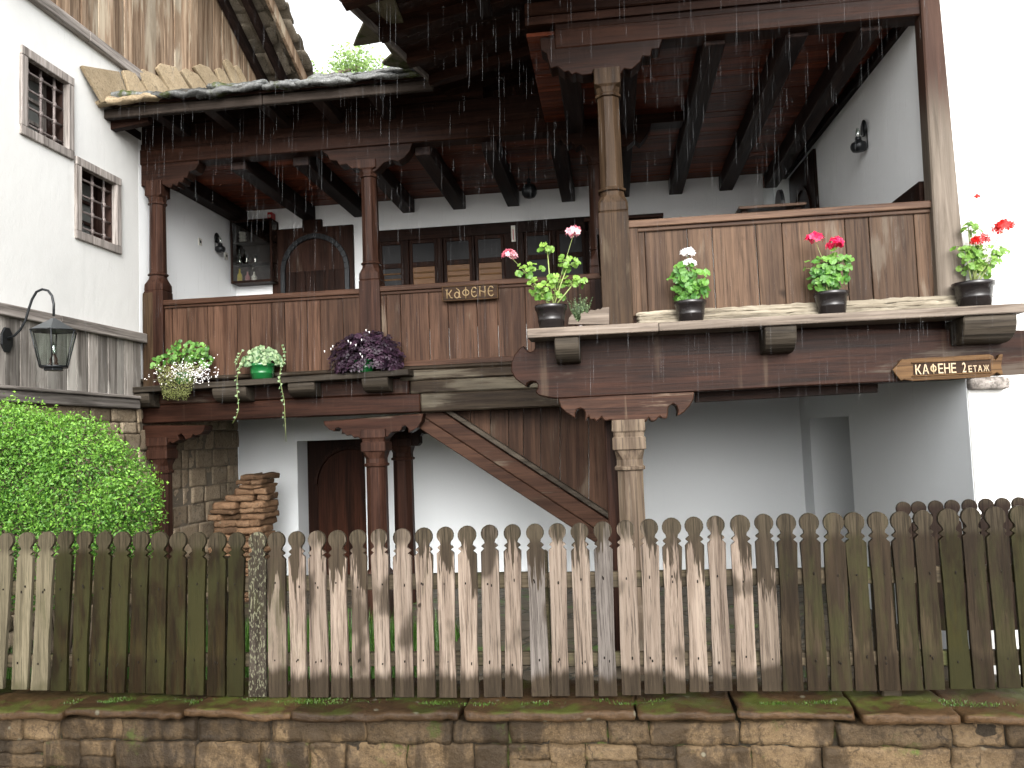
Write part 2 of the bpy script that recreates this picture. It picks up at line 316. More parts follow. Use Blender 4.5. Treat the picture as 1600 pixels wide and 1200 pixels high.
class B:
    """collects world-space geometry; build() links it as one mesh object"""
    def __init__(s): s.v = []; s.f = []; s.t = []; s.sm = []
    def add(s, vs, fs, tint=.5, smooth=False):
        k = len(s.v); s.v += [tuple(x) for x in vs]
        for f in fs: s.f.append(tuple(i+k for i in f)); s.t.append(tint); s.sm.append(smooth)
    def hexa(s, c, tint=.5):
        s.add(c, [(0, 3, 2, 1), (4, 5, 6, 7), (0, 1, 5, 4), (1, 2, 6, 5), (2, 3, 7, 6), (3, 0, 4, 7)], tint)
    def box(s, x0, x1, y0, y1, z0, z1, tint=.5):
        s.hexa([(x0, y0, z0), (x1, y0, z0), (x1, y1, z0), (x0, y1, z0), (x0, y0, z1), (x1, y0, z1), (x1, y1, z1), (x0, y1, z1)], tint)
    def bar(s, a, b, w, h, tint=.5, upv=(0, 0, 1)):
        a = Vector(a); b = Vector(b); d = (b-a).normalized(); sd = d.cross(Vector(upv)).normalized()*w/2; u = sd.cross(d).normalized()*h/2
        s.hexa([a-sd-u, a+sd-u, b+sd-u, b-sd-u, a-sd+u, a+sd+u, b+sd+u, b-sd+u], tint)
    def prism(s, pts, ext, tint=.5):
        n = len(pts); e = Vector(ext); vs = [Vector(p) for p in pts]+[Vector(p)+e for p in pts]
        s.add(vs, [tuple(range(n)), tuple(range(2*n-1, n-1, -1))]+[(i+n, (i+1) % n+n, (i+1) % n, i) for i in range(n)], tint)
    def px(s, pts, Y, th, tint=.5): s.prism([P(x, y, Y=Y) for x, y in pts], (0, th, 0), tint)
    def tube(s, pts, r, n=8, tint=.5):
        pts = [Vector(p) for p in pts]; rings = []; rr = r if isinstance(r, (list, tuple)) else [r]*len(pts); ref = None
        for i, p in enumerate(pts):
            d = (pts[min(i+1, len(pts)-1)]-pts[max(i-1, 0)]).normalized()
            if ref is None: ref = d.orthogonal().normalized()
            ref = (ref-d*ref.dot(d)).normalized(); b = d.cross(ref)
            rings.append([p+(ref*math.cos(a)+b*math.sin(a))*rr[i] for a in [2*math.pi*j/n for j in range(n)]])
        vs = [q for g in rings for q in g]
        fs = [(i*n+j, i*n+(j+1) % n, (i+1)*n+(j+1) % n, (i+1)*n+j) for i in range(len(pts)-1) for j in range(n)]
        fs += [tuple(range(n-1, -1, -1)), tuple(range((len(pts)-1)*n, len(pts)*n))]
        s.add(vs, fs, tint, True)
    def lathe(s, c, prof, n=20, tint=.5, axis='Z', smooth=True, cap=True):
        c = Vector(c); vs = []
        for r, h in prof:
            for j in range(n):
                a = 2*math.pi*j/n; q = (r*math.cos(a), r*math.sin(a), h)
                if axis == 'Y': q = (q[0], q[2], q[1])
                if axis == 'X': q = (q[2], q[0], q[1])
                vs.append(c+Vector(q))
        m = len(prof)
        fs = [(i*n+j, i*n+(j+1) % n, (i+1)*n+(j+1) % n, (i+1)*n+j) for i in range(m-1) for j in range(n)]
        if cap: fs += [tuple(range(n-1, -1, -1)), tuple(range((m-1)*n, m*n))]
        s.add(vs, fs, tint, smooth)
    def column(s, cx, cy, lv, tint=.5):
        """lv: (z, half width, chamfer share) square section with chamfered corners"""
        vs = []
        for z, h, c in lv:
            k = h*max(c, .03)
            for x, y in [(h, -h+k), (h, h-k), (h-k, h), (-h+k, h), (-h, h-k), (-h, -h+k), (-h+k, -h), (h-k, -h)]: vs.append((cx+x, cy+y, z))
        m = len(lv); fs = [(i*8+j, i*8+(j+1) % 8, (i+1)*8+(j+1) % 8, (i+1)*8+j) for i in range(m-1) for j in range(8)]
        fs += [tuple(range(7, -1, -1)), tuple(range((m-1)*8, m*8))]
        s.add(vs, fs, tint)
    def rough(s, c, sz, seg=(6, 4, 4), amp=.012, tint=.5, seed=0, power=8, rot=None, freq=4):
        """rounded, roughened stone block"""
        c = Vector(c); nx, ny, nz = seg; hx, hy, hz = [q/2 for q in sz]; idx = {}; vs = []
        def vid(i, j, k):
            if (i, j, k) in idx: return idx[(i, j, k)]
            u = Vector((2*i/nx-1, 2*j/ny-1, 2*k/nz-1)); l = (abs(u.x)**power+abs(u.y)**power+abs(u.z)**power)**(1/power)
            u = u/l if l > 1 else u
            p = Vector((u.x*hx, u.y*hy, u.z*hz)); q = p*freq+Vector((seed*3.1, seed*1.7, seed*2.3))
            p += Vector((noise.noise(q), noise.noise(q+Vector((9, 9, 9))), noise.noise(q+Vector((5, 1, 7)))))*amp*2
            q2 = q*4.3; p += Vector((noise.noise(q2), noise.noise(q2+Vector((3, 8, 1))), noise.noise(q2+Vector((6, 2, 4)))))*amp*.8
            if rot: p = rot @ p
            idx[(i, j, k)] = len(vs); vs.append(c+p); return idx[(i, j, k)]
        fs = []
        for i in range(nx):
            for j in range(ny):
                fs.append((vid(i, j, 0), vid(i, j+1, 0), vid(i+1, j+1, 0), vid(i+1, j, 0))); fs.append((vid(i, j, nz), vid(i+1, j, nz), vid(i+1, j+1, nz), vid(i, j+1, nz)))
        for i in range(nx):
            for k in range(nz):
                fs.append((vid(i, 0, k), vid(i+1, 0, k), vid(i+1, 0, k+1), vid(i, 0, k+1))); fs.append((vid(i, ny, k), vid(i, ny, k+1), vid(i+1, ny, k+1), vid(i+1, ny, k)))
        for j in range(ny):
            for k in range(nz):
                fs.append((vid(0, j, k), vid(0, j, k+1), vid(0, j+1, k+1), vid(0, j+1, k))); fs.append((vid(nx, j, k), vid(nx, j+1, k), vid(nx, j+1, k+1), vid(nx, j, k+1)))
        s.add(vs, fs, tint, True)
    def build(s, name, mat, parent=None, bev=0.0, seg=1):
        off = rootloc(parent); me = bpy.data.meshes.new(name)
        me.from_pydata([(a-off.x, b-off.y, c-off.z) for a, b, c in s.v], [], s.f)
        me.materials.append(M[mat] if isinstance(mat, str) else mat)
        at = me.attributes.new('tint', 'FLOAT', 'FACE'); at.data.foreach_set('value', [min(1, max(0, x)) for x in s.t])
        me.polygons.foreach_set('use_smooth', s.sm); me.update()
        o = bpy.data.objects.new(name, me); S.collection.objects.link(o); o.parent = parent
        if bev:
            b = o.modifiers.new('bevel', 'BEVEL'); b.width = bev; b.segments = seg; b.limit_method = 'ANGLE'; b.angle_limit = R(40)
        return o
def struct(b, name, mat): o = b.build(name, mat); o['kind'] = 'structure'; return o
T = lambda a=.0, c=1.: rnd.uniform(a, c)

# ------------------------------------------------------------------ key planes
Yr, Yl, Yb, XL = 6.85, 8.95, 11.4, -5.43
GZ = .35
# ------------------------------------------------------------------ ground and hill
b = B(); b.box(-60, 60, -40, 4.5, -.3, 0); struct(b, 'street', 'street')
b = B(); b.box(-60, 60, 4.9, 60, -.2, GZ); struct(b, 'courtyard_ground', 'pave')
b = B(); n = 24
vs = [(-90+180*i/n, 60+60*j/n, -1+26*math.sin(math.pi*.5*j/n)*(.5+.25*noise.noise(Vector((i*.4, j*.3, 0))))) for j in range(n+1) for i in range(n+1)]
b.add(vs, [(j*(n+1)+i, j*(n+1)+i+1, (j+1)*(n+1)+i+1, (j+1)*(n+1)+i) for j in range(n) for i in range(n)], .5, True)
struct(b, 'hillside', 'hill')

# ------------------------------------------------------------------ left building
LB = thing('white_timbered_house', 'tall whitewashed house at the left with barred windows and plank gable', 'house', (XL-2, 8, 0))
# windows: (px corners on wall) -> Y,z ranges
def wr(tl, tr, bl, br):
    a, c, d, e = P(*tl, X=XL), P(*tr, X=XL), P(*bl, X=XL), P(*br, X=XL)
    return (a.y+d.y)/2, (c.y+e.y)/2, (d.z+e.z)/2, (a.z+c.z)/2
WN = [wr((30, 69), (113, 123), (30, 210), (113, 250)), wr((117, 247), (187, 277), (115, 372), (187, 398))]
fwid = .09
b = B()
ys = [3.0]; 
def wall_with_holes(b, x0, x1, y0, y1, z0, z1, holes):
    holes = sorted(holes); y = y0
    for (a, c, d, e) in holes:
        b.box(x0, x1, y, a, z0, z1); b.box(x0, x1, a, c, z0, d); b.box(x0, x1, a, c, e, z1); y = c
    b.box(x0, x1, y, y1, z0, z1)
holes = [(a+fwid*.7, c-fwid*.7, d+fwid*.7, e-fwid*.7) for a, c, d, e in WN]
wall_with_holes(b, XL-.35, XL, 2.0, 8.9, 3.62, 6.72, holes)
b.build('wall', 'white', LB)
b = B(); b.box(XL-.35, XL+.001, 8.9, 13.6, 3.12, 6.72); b.build('veranda_side_wall', 'inner', LB)
b = B(); b.box(XL-6, XL-.36, 2.0, 13.6, 0, 6.6); b.build('inner_mass', 'inner', LB)
# cladding band and ledges
b = B(); y = 2.0
while y < 8.85:
    wv = rnd.uniform(.13, .22); b.box(XL-.05+T(-.006, .006), XL+.045+T(-.006, .006), y+.003, min(y+wv, 8.86)-.003, 2.90, 3.57, T()); y += wv
b.build('plank_cladding', 'grey_z', LB, .004)
b = B(); y = 2.0
for y0, y1 in [(2, 5.1), (5.1, 7.4), (7.4, 8.9)]: b.box(XL-.02, XL+.10, y0+.002, y1-.002, 3.56, 3.67, T())
b.build('cornice_rail', 'grey_y', LB, .008)
b = B(); b.box(XL-.02, XL+.13, 2, 8.75, 2.90, 2.935); b.box(XL-.02, XL+.10, 2, 8.75, 2.79, 2.898, .1); b.build('ledge', 'grey_y', LB, .008)
b = B()
for y0, y1 in [(4, 7.9), (7.9, 9.6)]: b.box(XL-.05, XL+.07, y0+.002, y1-.002, 6.70, 6.82, .95)
b.box(XL-.05, XL+.035, 4, 10.5, 6.822, 6.85, .9)
b.build('gable_molding', 'grey_y', LB, .01)
def hrake(Y): return 8.85-.45*(Y-11)
b = B(); y = 4.0
while y < 14.2:
    wv = rnd.uniform(.16, .30); y1 = y+wv; xo = T(-.008, .008)
    b.hexa([(XL-.06, y+.004, 6.74), (XL+xo, y+.004, 6.74), (XL+xo, y1-.004, 6.74), (XL-.06, y1-.004, 6.74),
            (XL-.06, y+.004, hrake(y)), (XL+xo, y+.004, hrake(y)), (XL+xo, y1-.004, hrake(y1)), (XL-.06, y1-.004, hrake(y1))], T()); y = y1
b.build('gable_boards', 'gable', LB, .004)
for i, d in enumerate((.06, .40, .74)):
    b = B(); a = Vector((XL+d, 7, hrake(7)-.02)); c = Vector((XL+d, 14.6, hrake(14.6)-.02)); b.bar(a, c, .09 if i < 2 else .05, .16 if i < 2 else .2, .5)
    b.build('rafter', 'dark_y' if i < 2 else 'gable', LB, .006)
b = B()
for row in range(30):
    y = 7+row*.26
    for col in range(3):
        x = XL+.08+col*.32+T(-.03, .03); z = hrake(y)+.11+row % 2*.02
        b.rough((x, y, z), (.36, .42, .035), (4, 5, 2), .014, T(), row*5+col, rot=Matrix.Rotation(-math.atan(.45)+T(-.05, .05), 3, 'X') @ Matrix.Rotation(T(-.1, .1), 3, 'Z'))
b.build('verge_slabs', 'slabund', LB)
b = B(); b.add([(XL+.72, 6.8, hrake(6.8)+.13), (XL-6, 6.8, hrake(6.8)+.13), (XL-6, 14.7, hrake(14.7)+.13), (XL+.72, 14.7, hrake(14.7)+.13)], [(0, 1, 2, 3)])
o = b.build('roof', 'slabund', LB); sm = o.modifiers.new('s', 'SOLIDIFY'); sm.thickness = .06
# windows with grilles
for wi, (y0, y1, z0, z1) in enumerate(WN):
    fx = .03
    b = B(); f = fwid
    b.box(XL-.04, XL+fx, y0, y1, z1-f, z1, .7); b.box(XL-.04, XL+fx, y0, y1, z0, z0+f, .6)
    b.box(XL-.04, XL+fx-.002, y0, y0+f, z0+f, z1-f, .8); b.box(XL-.04, XL+fx-.002, y1-f, y1, z0+f, z1-f, .5)
    W = b.build('window', 'frame', LB, .006)
    b = B(); g = f*.75
    b.box(XL-.34, XL-.03, y0+g-.03, y0+g, z0+g, z1-g); b.box(XL-.34, XL-.03, y1-g, y1-g+.03, z0+g, z1-g)
    b.box(XL-.34, XL-.03, y0+g, y1-g, z1-g, z1-g+.03); b.box(XL-.34, XL-.03, y0+g, y1-g, z0+g-.03, z0+g)
    b.build('reveal', 'framein', W)
    b = B(); b.box(XL-.30, XL-.27, y0+g, y1-g, z0+g, z1-g); b.build('pane', 'greypane', W)
    b = B(); ym = (y0+y1)/2
    for yy in (y0+g, ym-.025, y1-g-.05): b.box(XL-.27, XL-.24, yy, yy+.05, z0+g, z1-g)
    for k in range(4): zz = z0+g+(z1-z0-2*g-.04)*k/3; b.box(XL-.268, XL-.238, y0+g, y1-g, zz, zz+.035)
    b.build('sash', 'frame' if wi == 0 else 'framein', W, .003)
    b = B()
    nv, nh = 3, 4
    for i in range(nv):
        yy = y0+g+(y1-y0-2*g)*(i+.6)/(nv+.2); b.tube([(XL-.07, yy, z0+g-.01), (XL-.07, yy, z1-g+.01)], .014, 6)
        for j in range(nh):
            zz = z0+g+(z1-z0-2*g)*(j+.6)/(nh+.2); b.rough((XL-.07, yy, zz), (.045, .045, .06), (3, 3, 3), .0, .5, 0, 3)
    for j in range(nh):
        zz = z0+g+(z1-z0-2*g)*(j+.6)/(nh+.2); b.tube([(XL-.07, y0+g-.01, zz), (XL-.07, y1-g+.01, zz)], .012, 6)
    b.build('grille', 'ironp', W)
# stone footing of left house and passage
def masonry(b, x, y0, y1, z0, z1, hc, wc, seed, dep=.12, amp=.008, ax='X', sgn=1, gap=.012):
    rr = random.Random(seed); z = z0; r = 0
    while z < z1-.02:
        h = rr.uniform(*hc); h = min(h, z1-z)
        if z1-z-h < .05: h = z1-z
        y = y0-rr.uniform(0, wc[0])
        while y < y1:
            wd = rr.uniform(*wc); a, c = max(y, y0), min(y+wd, y1)
            if c-a > .04:
                gg = gap*rr.uniform(.5, 1.4); hh = h-gg+rr.uniform(-.008, .004); t = rr.random(); pr_ = rr.uniform(-.012, .018)
                if ax == 'X': b.rough((x-sgn*dep/2+sgn*pr_, (a+c)/2, z+h/2), (dep, c-a-gg, hh), (3, max(4, int(wd/.05)), max(4, int(h/.03))), amp, t, rr.random()*99, 26)
                elif h > .13 and rr.random() < .28:
                    hs = h*rr.uniform(.4, .6)
                    for z_, h_ in ((z, hs), (z+hs, h-hs)): b.rough(((a+c)/2, x-sgn*dep/2+sgn*(pr_+rr.uniform(-.006, .01)), z_+h_/2), (c-a-gg, dep, h_-gg), (max(5, int(wd/.022)), 3, 5), amp, rr.random(), rr.random()*99, 40, freq=11)
                else: b.rough(((a+c)/2, x-sgn*dep/2+sgn*pr_, z+h/2), (c-a-gg, dep, hh), (max(5, int(wd/.022)), 3, max(5, int(h/.02))), amp, t, rr.random()*99, 40, freq=11)
            y += wd
        z += h; r += 1
b = B(); masonry(b, XL+.03, 4.9, 8.86, .6, 2.79, (.12, .26), (.18, .55), 3, gap=.004); masonry(b, XL, 8.86, Yb, .35, 3.05, (.10, .26), (.15, .5), 4, amp=.005, gap=.003)
st = b.build('stone_footing', 'ashlar', LB)
b = B(); b.box(XL-.3, XL-.008, 4.9, Yb, 0, 3.1); b.build('mortar', 'ashm', LB)

# ------------------------------------------------------------------ main house
H = thing('timber_veranda_house', 'old dark timber house with two stepped open verandas above a passage', 'house', (0, 9, GZ))
def X_at(px, py, Y): return P(px, py, Y=Y).x
def Z_at(px, py, Y): return P(px, py, Y=Y).z
XN, XF = 2.79, 2.50; XU = 2.68        # right side wall, near and far
FLZ = 3.15
# back wall, lower storey with door recess
dx0, dx1, dz1 = X_at(466, 800, Yb), X_at(572, 800, Yb), Z_at(500, 688, Yb)
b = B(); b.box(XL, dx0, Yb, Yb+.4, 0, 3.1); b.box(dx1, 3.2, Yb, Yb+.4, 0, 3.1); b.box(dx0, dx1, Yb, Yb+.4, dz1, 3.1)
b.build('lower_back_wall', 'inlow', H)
# lower right wall (tapering plan) and block
def skew(b, y0, y1, z0, z1, th=.3, tint=.5):
    f = lambda y: XN+(XF-XN)*(y-Yr)/(Yb-Yr)
    b.hexa([(f(y0), y0, z0), (f(y0)+th, y0, z0), (f(y1)+th, y1, z0), (f(y1), y1, z0), (f(y0), y0, z1), (f(y0)+th, y0, z1), (f(y1)+th, y1, z1), (f(y1), y1, z1)], tint)
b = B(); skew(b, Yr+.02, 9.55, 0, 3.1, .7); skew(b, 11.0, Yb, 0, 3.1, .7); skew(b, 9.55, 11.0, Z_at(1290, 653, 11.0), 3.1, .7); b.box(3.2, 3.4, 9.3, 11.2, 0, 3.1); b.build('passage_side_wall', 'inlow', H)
# exterior white wall on the right, front plane
b = B(); b.box(XN+.002, 7.5, Yr, Yr+.45, 0, 2.60); b.box(2.70, 7.5, Yr+.003, Yr+.12, 2.75, 6.6); b.box(2.84, 7.5, Yr+.003, Yr+.12, 2.60, 2.75); b.build('front_wall', 'white', H, .015, 2)
b = B(); b.box(3.2, 7.5, Yr+.45, 13, 0, 6.6); b.build('house_mass', 'white', H)
# upper back wall
b = B(); xj = X_at(1193, 300, Yb)
b.box(XL, xj, Yb, Yb+.35, 3.1, 5.86); b.box(xj, 3.3, Yb+.7, Yb+1.05, 3.1, 5.86)
b.build('upper_back_wall', 'inner', H, .012, 2)
XN_ = XN; XN = XU; b = B(); skew(b, Yr+.12, Yb+.7, 3.1, 5.86); XN = XN_; b.build('veranda_side_wall', 'inner', H)
# floor, ceiling
b = B(); b.box(XL, 3.1, Yl+.05, Yb, 2.98, FLZ, .4); b.box(-.05, 3.1, Yr+.1, Yl+.05, 2.98, FLZ, .6); b.build('veranda_floor', 'red_x', H)
b = B(); y = Yr+.1
while y < Yb+.7:
    wv = rnd.uniform(.10, .17); b.box(XL if y > Yl else -.6, 3.2, y+.003, y+wv-.003, 5.80+T(0, .006), 5.84, T()); y += wv
b.build('ceiling', 'ceil', H)
b = B(); b.box(XL, 3.2, Yl, Yb+.8, 5.86, 5.95); b.box(-.6, 3.2, Yr, Yl, 5.86, 5.93); b.build('attic_floor', 'dark_x', H)
for a, c in [(473, 493), (553, 573), (629, 648), (708, 728), (793, 812), (878, 899), (964, 984), (1046, 1067), (1125, 1146), (1196, 1216)]:
    x0, x1 = X_at(a, 320, Yb), X_at(c, 320, Yb); yn = Yl+.14 if a < 900 else Yr+.12
    b = B(); b.box(x0, x1, yn, Yb-.002, 5.60+T(-.01, .01), 5.80, T()); b.build('joist', 'dark_y', H, .008)
b = B(); b.box(XL+.003, XL+.2, Yl+.14, Yb, 5.62, 5.80, .5); b.build('joist', 'dark_y', H, .008)
b = B(); b.hexa([(2.62, Yr+.12, 5.7), (2.80, Yr+.12, 5.7), (2.6, Yb, 5.7), (2.44, Yb, 5.7), (2.62, Yr+.12, 5.8), (2.80, Yr+.12, 5.8), (2.6, Yb, 5.8), (2.44, Yb, 5.8)]); b.build('joist', 'dark_y', H, .008)

# --- lower beams
b = B(); xa, xz = -5.46, X_at(640, 620, Yl); xe = .55
b.box(xa, xz+.12, Yl, Yl+.24, 2.63, 2.84, .55); b.box(xa, xz, Yl-.015, Yl+.24, 2.842, 3.02, .3); b.build('lower_beam', 'red_low', H, .012)
b = B(); b.box(xz+.123, xe, Yl+.002, Yl+.24, 2.63, 2.84, .35); b.box(xz+.01, xe, Yl-.012, Yl+.24, 2.842, 2.985, .5); b.box(xz-.1, xe, Yl-.03, Yl+.24, 2.987, 3.10, .6); b.box(xa, xe, Yl-.04, Yl+.2, 3.102, 3.15, .35)
b.build('weathered_sill_beam', 'weather_x', H, .014)
# right front beam with carved end
zt = (.325, 600, 500)
def zp(pts, k): s_, ox, oy = k; return [(ox+x*s_, oy+y*s_) for x, y in pts]
xR = 1700
top = [(672, 125), (684, 148), (700, 156), (716, 150), (724, 135), (726, 95)]
out = zp([(726, 92)], zt)
endc = zp([(726, 135), (716, 150), (700, 153), (684, 145), (672, 122), (650, 138), (628, 165), (612, 205), (612, 248), (634, 286), (662, 306), (682, 320), (688, 304), (708, 294), (728, 296), (740, 312), (738, 330), (728, 348), (745, 362), (775, 368), (806, 374), (836, 376)], zt)
b = B(); b.px([(835, 528)]+endc+[(1085, 612), (1250, 603), (1480, 592.5), (1600, 586), (1780, 577), (1780, 505), (1600, 515), (1300, 513)], Yr, .26, .45)
b.build('front_beam', 'red_low', H, .008)
low = zp([(836, 376), (842, 398), (852, 422), (874, 444), (900, 460), (920, 474), (918, 450), (926, 430), (944, 424), (962, 432), (968, 450), (968, 488), (984, 462), (992, 480), (1012, 476), (1020, 492), (1046, 466), (1062, 486), (1090, 480), (1100, 484), (1250, 482), (1258, 494), (1272, 468), (1284, 488), (1302, 488), (1326, 462), (1338, 474), (1362, 474), (1364, 448), (1368, 418), (1390, 402), (1408, 414), (1414, 436), (1412, 462), (1442, 444), (1470, 414), (1488, 382), (1493, 336)], zt)
b = B(); b.px(low, Yr+.015, .23, .6); b.build('carved_bracket', wood('stained_bracket_wood', (.016, .0075, .005), (.05, .024, .015), 'X', .45, grey=(.12, .085, .06), grey_amt=.15, streak=.4), H, .008)
b = B(); b.px([(1086, 611), (1372, 597), (1372, 613), (1086, 629)], Yr+.3, .05, .4); b.build('underboard', 'red_x', H, .004)
b = B(); a, c = P(1512, 592, Y=Yr-.02), P(1571, 608, Y=Yr-.02); b.rough(((a.x+c.x)/2, Yr+.0, (a.z+c.z)/2), (c.x-a.x, .2, a.z-c.z), (8, 4, 4), .008, .5, 4, 10)
b.build('beam_pad', 'grey_y', H)
# --- shelves and their corbels
def corbel(b, px0, px1, ytop, Yf, Ybk, z0, z1, tint):
    x0, x1 = X_at(px0, ytop, Yf), X_at(px1, ytop, Yf); d = Ybk-Yf; h = z1-z0
    prof = [(0, h), (0, .72*h), (.03*d, .50*h), (.10*d, .30*h), (.22*d, .14*h), (.36*d, .04*h), (.52*d, 0), (d, 0), (d, h)]
    b.prism([(x0, Yf+y, z0+z) for y, z in prof], (x1-x0, 0, 0), tint)
ShR, ShL = Yr-.30, Yl-.27
z_sr = 3.18
x0, x1 = X_at(823, 515, ShR), X_at(1602, 470, ShR)
b = B(); b.box(x0, x0+1.05, ShR, Yr+.02, z_sr-.075, z_sr, .7); b.box(x0+1.053, x1, ShR+.004, Yr+.02, z_sr-.073, z_sr-.003, .45)
b.build('front_shelf', 'shelf_p', H, .006)
for a, c in [(866, 905), (1196, 1246), (1508, 1592)]:
    b = B(); corbel(b, a, c, 530, ShR+.03, Yr+.1, z_sr-.275, z_sr-.077, .5); b.build('corbel', 'grey_x', H, .008)
x0, x1 = X_at(187, 607, ShL), X_at(638, 572, ShL)
b = B(); za, zb_ = 3.035, 3.095
b.hexa([(x0, ShL, za-.065), (x1, ShL, zb_-.065), (x1, Yl+.0, zb_-.065), (x0, Yl, za-.065), (x0, ShL, za), (x1, ShL, zb_), (x1, Yl, zb_), (x0, Yl, za)], .4)
b.build('back_shelf', 'grey_x', H, .006)
for i, (a, c) in enumerate([(190, 232), (331, 384), (449, 491), (565, 606)]):
    zz = za+(zb_-za)*i/3-.067; b = B(); corbel(b, a, c, 610, ShL+.03, Yl+.1, zz-.16, zz, .3); b.build('corbel', 'grey_x', H, .008)
# --- base sill below right parapet, bleached layered
b = B(); x0, x1 = X_at(995, 490, Yr-.08), X_at(1500, 465, Yr-.08); zz = z_sr
for k, (h, dy) in enumerate([(.045, .0), (.035, .03), (.04, .05)]):
    n = 40; top_, bot_ = [], []
    b.rough(((x0+x1)/2, Yr-.02+dy/2, zz+h/2), (x1-x0, .17-dy, h), (90, 5, 4), .0045, .4+.2*k, k, 60, freq=14); zz += h+.002
b.build('parapet_sill', 'sill_p', H)
b = B(); b.px(zp([(1190, 752), (1195, 715), (1215, 690), (1232, 722), (1250, 738), (1262, 722), (1262, 690), (1285, 678), (1300, 690), (1318, 668), (1345, 672), (1362, 662), (1372, 668), (1388, 656), (1425, 652), (1425, 752)], (.275, 560, 300)), Yr-.06, .06, .6)
b.build('carved_sill_end', 'shelf_p', H, .004)
# --- parapets
def parapet(seams, Y, zb, zt_, mat, railz=.06, t0=.03, side=.04):
    xs = [X_at(s_, 450, Y) for s_ in seams]; b = B()
    for i in range(len(xs)-1):
        b.box(xs[i]+.003, xs[i+1]-.003, Y+T(-.004, .004), Y+t0, zb, zt_-railz, T())
    p = b.build('parapet', mat, H, .004)
    b = B(); b.box(xs[0]-side, xs[-1]+side, Y-.045, Y+t0+.05, zt_-railz, zt_, .6); b.box(xs[0]-side+.01, xs[-1]+side-.01, Y-.02, Y-.001, zt_-railz-.035, zt_-railz-.001, .2); b.build('handrail', 'rail' if mat == 'panel2' else 'panel_x', p, .006)
    return p, xs
M['panel_x'] = wood('dark_handrail_wood', (0.03224, 0.01529, 0.009152), (0.078, 0.04077, 0.02563), 'X', .45)
parapet([251, 269, 291, 324, 370, 390, 423, 444, 479, 499, 535, 562], Yl+.02, 3.13, 4.06, 'panel')
p, xs = parapet([592, 603, 625, 669, 699, 744, 776, 820, 858, 903, 940], Yl+.02, 3.2, 4.07, 'panel')
b = B(); b.box(xs[0], xs[-1], Yl-.01, Yl+.04, 3.13, 3.21, .5); b.build('bottom_rail', 'panel_x', p, .005)
p, xs = parapet([987, 993, 1011, 1078, 1117, 1186, 1227, 1326, 1364, 1435, 1466], Yr+.05, 3.28, 4.09, 'panel2')
for q0, q1 in ((xs[0]-.03, xs[0]+.075),): b = B(); b.box(q0, q1, Yr+.02, Yr+.049, 3.28, 4.03, T()); b.build('edge_stile', 'panel2', p, .006)
b = B()
for i in range(8): b.box(-.03, .0, Yr+.25+i*.24, Yr+.487+i*.24, 3.15, 4.03, T())
p = b.build('parapet', 'panel', H, .004); b = B(); b.box(-.07, .04, Yr+.2, Yl-.05, 4.031, 4.09); b.build('handrail', 'dark_y', p, .006)
# side rails along the plaster walls
b = B(); b.box(XL+.003, XL+.05, Yl+.2, Yb-.5, 3.15, 4.10, .4); b.build('wainscot', 'red_x', H, .004)
b = B(); b.hexa([(2.60, Yr+.18, 3.15), (2.675, Yr+.18, 3.15), (2.63, Yr+1.3, 3.15), (2.57, Yr+1.3, 3.15), (2.60, Yr+.18, 4.30), (2.675, Yr+.18, 4.30), (2.63, Yr+1.3, 4.30), (2.57, Yr+1.3, 4.30)], .3); b.build('wainscot', 'red_x', H, .004)
# --- posts
def ppx(a, c, y, Y):   # centre x, half width from pixel edges
    p_, q = P(a, y, Y=Y), P(c, y, Y=Y); return (p_.x+q.x)/2, (q.x-p_.x)/2
def post(cx, cy, hw, z0, z1, plinth, mat, cap=.0, name='post'):
    """square plinth up to z=plinth, flared foot with ring, octagonal shaft, ring, capital"""
    L = []
    if plinth > z0: L += [(z0, hw*1.12, .04), (plinth, hw*1.12, .04), (plinth+.012, hw*1.05, .1), (plinth+.02, hw*1.12, .12), (plinth+.09, hw*1.10, .15), (plinth+.12, hw*1.02, .3), (plinth+.16, hw*.90, .5), (plinth+.20, hw*.86, .58)]; zs = plinth+.20
    else: L += [(z0, hw*.9, .58)]; zs = z0
    L += [(zs+.001, hw*1.02, .58), (zs+.018, hw*1.05, .58), (zs+.03, hw*.86, .58)] if plinth > z0 else []
    ze = z1-cap
    L += [(ze-.10, hw*.80 if plinth > z0 else hw*.86, .58), (ze-.098, hw*.95, .58), (ze-.075, hw*.95, .58), (ze-.07, hw*.84, .58), (ze-.02, hw*.9, .45), (ze, hw*1.0, .2)]
    if cap: L += [(ze+.001, hw*1.0, .06), (z1, hw*1.0, .06)]
    b = B(); b.column(cx, cy, L); return b.build(name, mat, H, .003)
cx, hw = ppx(229, 256, 380, Yl); hw = .095; cx = X_at(241, 380, Yl)
post(cx, Yl+.08, .105, 3.06, 5.50, 4.17, 'post_l', .18)
b = B(); b.box(cx-.13, cx-.0, Yl-.045, Yl+.14, 3.02, 4.16, .8); b.build('weathered_plinth_face', 'post_c', H, .01)
cm = X_at(577, 400, Yl); post(cm, Yl+.08, .108, 3.15, 5.55, 4.14, 'post_l', .10)
cc = X_at(961, 400, Yr+.1); 
post(cc, Yr+.10, .113, 3.2, 5.42, 4.16, 'post_c', .14)
cb = X_at(936, 400, Yl); post(cb, Yl+.1, .10, 3.15, 5.5, 4.14, 'dark_z', .1)
